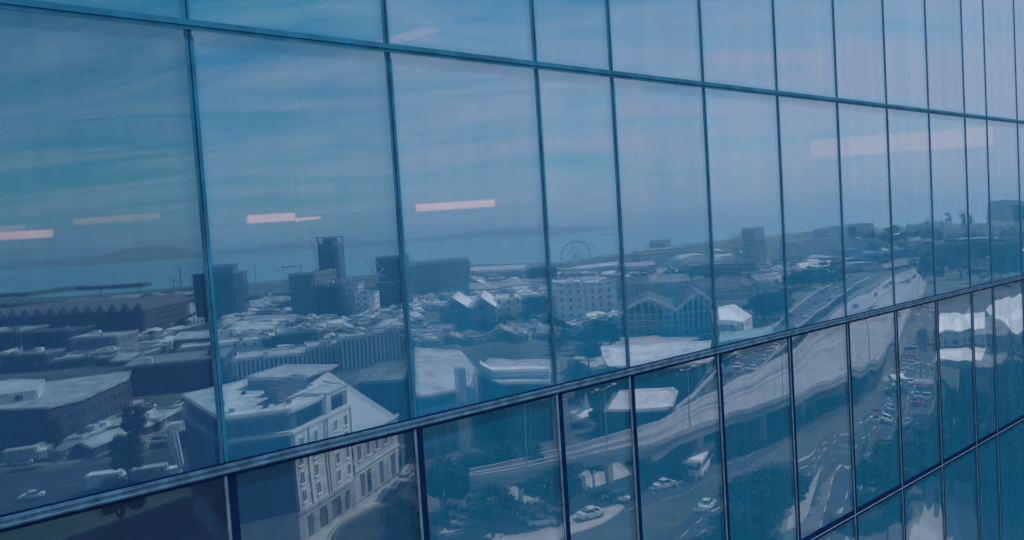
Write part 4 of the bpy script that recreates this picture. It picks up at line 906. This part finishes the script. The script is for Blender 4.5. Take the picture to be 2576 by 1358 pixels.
def tree(name, rng, n, clumps, size, lm, rx=1, rz=.8, cz=1.5, label='x'):
    t = thing(name, label, 'tree'); mb, cl = crown_mesh(rng, n, rx, rz, cz, clumps, size)
    tr = MB().tube([(0, 0, 0), (.04, .02, cz * .3), (-.02, .03, cz * .6), (0, 0, cz * .95)], [.09, .07, .055, .03], 7)
    for x, y, z, s in cl[:7]: tr.tube([(0, 0, cz * .45), (x * .5, y * .5, cz * .55 + (z - cz * .45) * .4), (x, y, z)], [.04, .025, .01], 5)
    tr.build('trunk', bark, t); mb.build('crown', lm, t); t.location = (0, -500 - 20 * len(KIDS), 0)
    return reg(t)
tr_ = random.Random(4)
near_t = [tree('broadleaf_tree', tr_, 7500, 26, .055, leaf[k % 3]) for k in range(3)]
far_t = [tree('broadleaf_tree', tr_, 520, 9, .17, leaf[k % 3]) for k in range(3)]
con_t = tree('conifer_tree', tr_, 500, 10, .16, leaf[2], .45, 1.3, 1.5)
palm_t = None
used = {}
def puttree(protos, px, py, h_, label, group=None, wide=1.0):
    pr = tr_.choice(protos); s = h_ / 2.35; p = G(px, py); rz = tr_.uniform(0, 6.28); sc = (s * wide, s * wide, s)
    if pr.name not in used:
        used[pr.name] = 1; pr.location = p; pr.rotation_euler = (0, 0, rz); pr.scale = sc; pr['label'] = label
        if group: pr['group'] = group
        return pr
    return dup(pr, p, rz, sc, label, group)
def grove(protos, region, n, hr, group, label, wide=1.0):
    (x0, x1), (y0, y1) = region
    for _ in range(n): puttree(protos, tr_.uniform(x0, x1), tr_.uniform(y0, y1), tr_.uniform(*hr), label, group, wide)
# named near trees
for px, py, h_, lab, wd in [
    (1120, 1322, 10.5, 'green tree at bottom centre nearest the street', 1.1), (1215, 1285, 10, 'tree behind the bottom centre street tree', 1.2), (1310, 1272, 11, 'largest green tree left of the third mullion', 1.2),
    (1372, 1300, 8.5, 'tree at the foot of the third mullion', 1.1), (1012, 1372, 7, 'small tree on the street corner at bottom', 1.0), (1240, 1352, 7.5, 'spreading tree lowest in the car park', 1.2),
    (1900, 1345, 9, 'dark tree left of the dashed road at bottom', 1.2), (1950, 1318, 9, 'tall dark tree beside the dashed road', 1.1), (1975, 1275, 7, 'dark tree touching the sixth mullion', 1.1), (1880, 1420, 8, 'dark tree cut by the bottom edge', 1.2),
    (2225, 1292, 9, 'dark tree right of the dashed road', 1.2), (2285, 1232, 9, 'tall tree between road and lower right rail', 1.2), (2330, 1185, 8.5, 'tree above the lower right rail', 1.1), (2235, 1365, 8, 'dark tree below the lower right rail', 1.1), (2400, 1240, 6, 'small tree at the head of the pale path', 1.1),
    (2352, 1125, 7, 'green tree beside the glass office', 1.1), (2385, 1080, 7, 'green tree under the white canopy', 1.0), (2368, 1040, 7, 'green tree at the road bend by the canopy', 1.0),
    (1525, 1085, 6, 'dark tree between pagoda tent and marquee', 1.4), (1580, 1078, 5, 'dark tree below the marquee', 1.4), (1450, 1000, 10, 'tree right of the third mullion above the tent', 1.2), (1540, 1000, 9, 'tree behind the marquee left end', 1.2), (1480, 930, 9, 'tree beside the dazzling white hall', 1.2),
    (1440, 1290, 8, 'tree right of the third mullion at bottom', 1.0), (1500, 1230, 7, 'bare topped tree in the pale yard', 1.0), (1610, 1215, 6, 'small tree near the underpass', .9),
    (330, 1240, 12, 'thin dark tree before the left yard', .6), (345, 1135, 11, 'thin dark tree by the depot front', .6), (140, 1165, 10, 'dark slim tree at the far left yard', .5), (310, 1350, 10, 'dark tree at bottom left under the rail', 1.0),
]: puttree(near_t, px, py, h_, lab, None, wd)
grove(far_t, ((1400, 1560), (850, 905)), 16, (6, 9), 'trees around the dazzling white hall', 'green tree left of the dazzling white hall', 1.2)
grove(far_t, ((1210, 1390), (810, 860)), 14, (6, 9), 'trees behind the white parapet', 'green tree behind the bright white parapet', 1.2)
grove(far_t, ((1900, 1985), (755, 835)), 18, (7, 10), 'trees left of the curved ramp', 'dark tree left of the curved ramp', 1.2)
grove(far_t, ((1990, 2120), (690, 735)), 22, (8, 12), 'trees above the curved ramp', 'dark tree above the curved ramp', 1.3)
grove(far_t, ((2130, 2600), (585, 640)), 60, (10, 18), 'trees on the far right slope', 'dark tree on the far right slope', 1.3)
grove(far_t, ((2330, 2600), (650, 720)), 34, (8, 13), 'trees right of the highway bend', 'dark tree right of the highway bend', 1.3)
grove(far_t, ((1580, 1900), (690, 745)), 26, (7, 11), 'trees among the town blocks', 'dark tree among the town blocks', 1.2)
grove(far_t, ((1760, 1850), (880, 975)), 12, (5, 8), 'trees beside the ramp foot', 'dark tree beside the foot of the ramp', 1.2)
grove([con_t], ((2390, 2440), (560, 580)), 3, (24, 30), 'tall conifers on the far right skyline', 'tall conifer on the far right skyline', .8)
grove(far_t, ((20, 520), (800, 870)), 22, (6, 9), 'trees below the toothed shed', 'dark tree below the toothed shed', 1.2)
grove(far_t, ((2060, 2175), (1075, 1150)), 0, (3, 5), '', '')
# lamp posts
lp0 = thing('street_lamp', '', 'street lamp'); MB().tube([(0, 0, 0), (0, 0, 11)], [.14, .08], 8).build('post', metal, lp0)
MB().bar((0, 0, 11), (2.0, 0, 11.4), .12).bar((0, 0, 11), (-2.0, 0, 11.4), .12).build('arm', metal, lp0); MB().box(1.7, 2.6, -.18, .18, 11.3, 11.5).build('lamp_head', white, lp0); MB().box(-2.6, -1.7, -.18, .18, 11.3, 11.5).build('lamp_head', white, lp0); reg(lp0)
first = True
for P_, lab, g in ((HR, 'twin armed lamp on the near edge of the highway deck', 'lamps along the near highway edge'), (QR, 'twin armed lamp beside the lower road', 'lamps beside the lower road')):
    for i in range(8, len(P_) - 1, 9):
        p = P_[i]
        if first: first = False; lp0.location = p; lp0['label'] = lab; lp0['group'] = g
        else: dup(lp0, p, R(45), 1, lab, g)

# ------------------------------------------------------------------ haze
hzm = bpy.data.materials.new('haze'); hzm.use_nodes = True; t = hzm.node_tree
for n in list(t.nodes): t.nodes.remove(n)
pv = t.nodes.new('ShaderNodeVolumePrincipled'); pv.inputs['Color'].default_value = (.62, .78, .92, 1); pv.inputs['Density'].default_value = .00011; pv.inputs['Anisotropy'].default_value = .2
out = t.nodes.new('ShaderNodeOutputMaterial'); t.links.new(pv.outputs[0], out.inputs['Volume'])
hb = MB().box(-75000, 75000, -4000, 75000, -7, 330).build('haze', hzm); hb['kind'] = 'stuff'
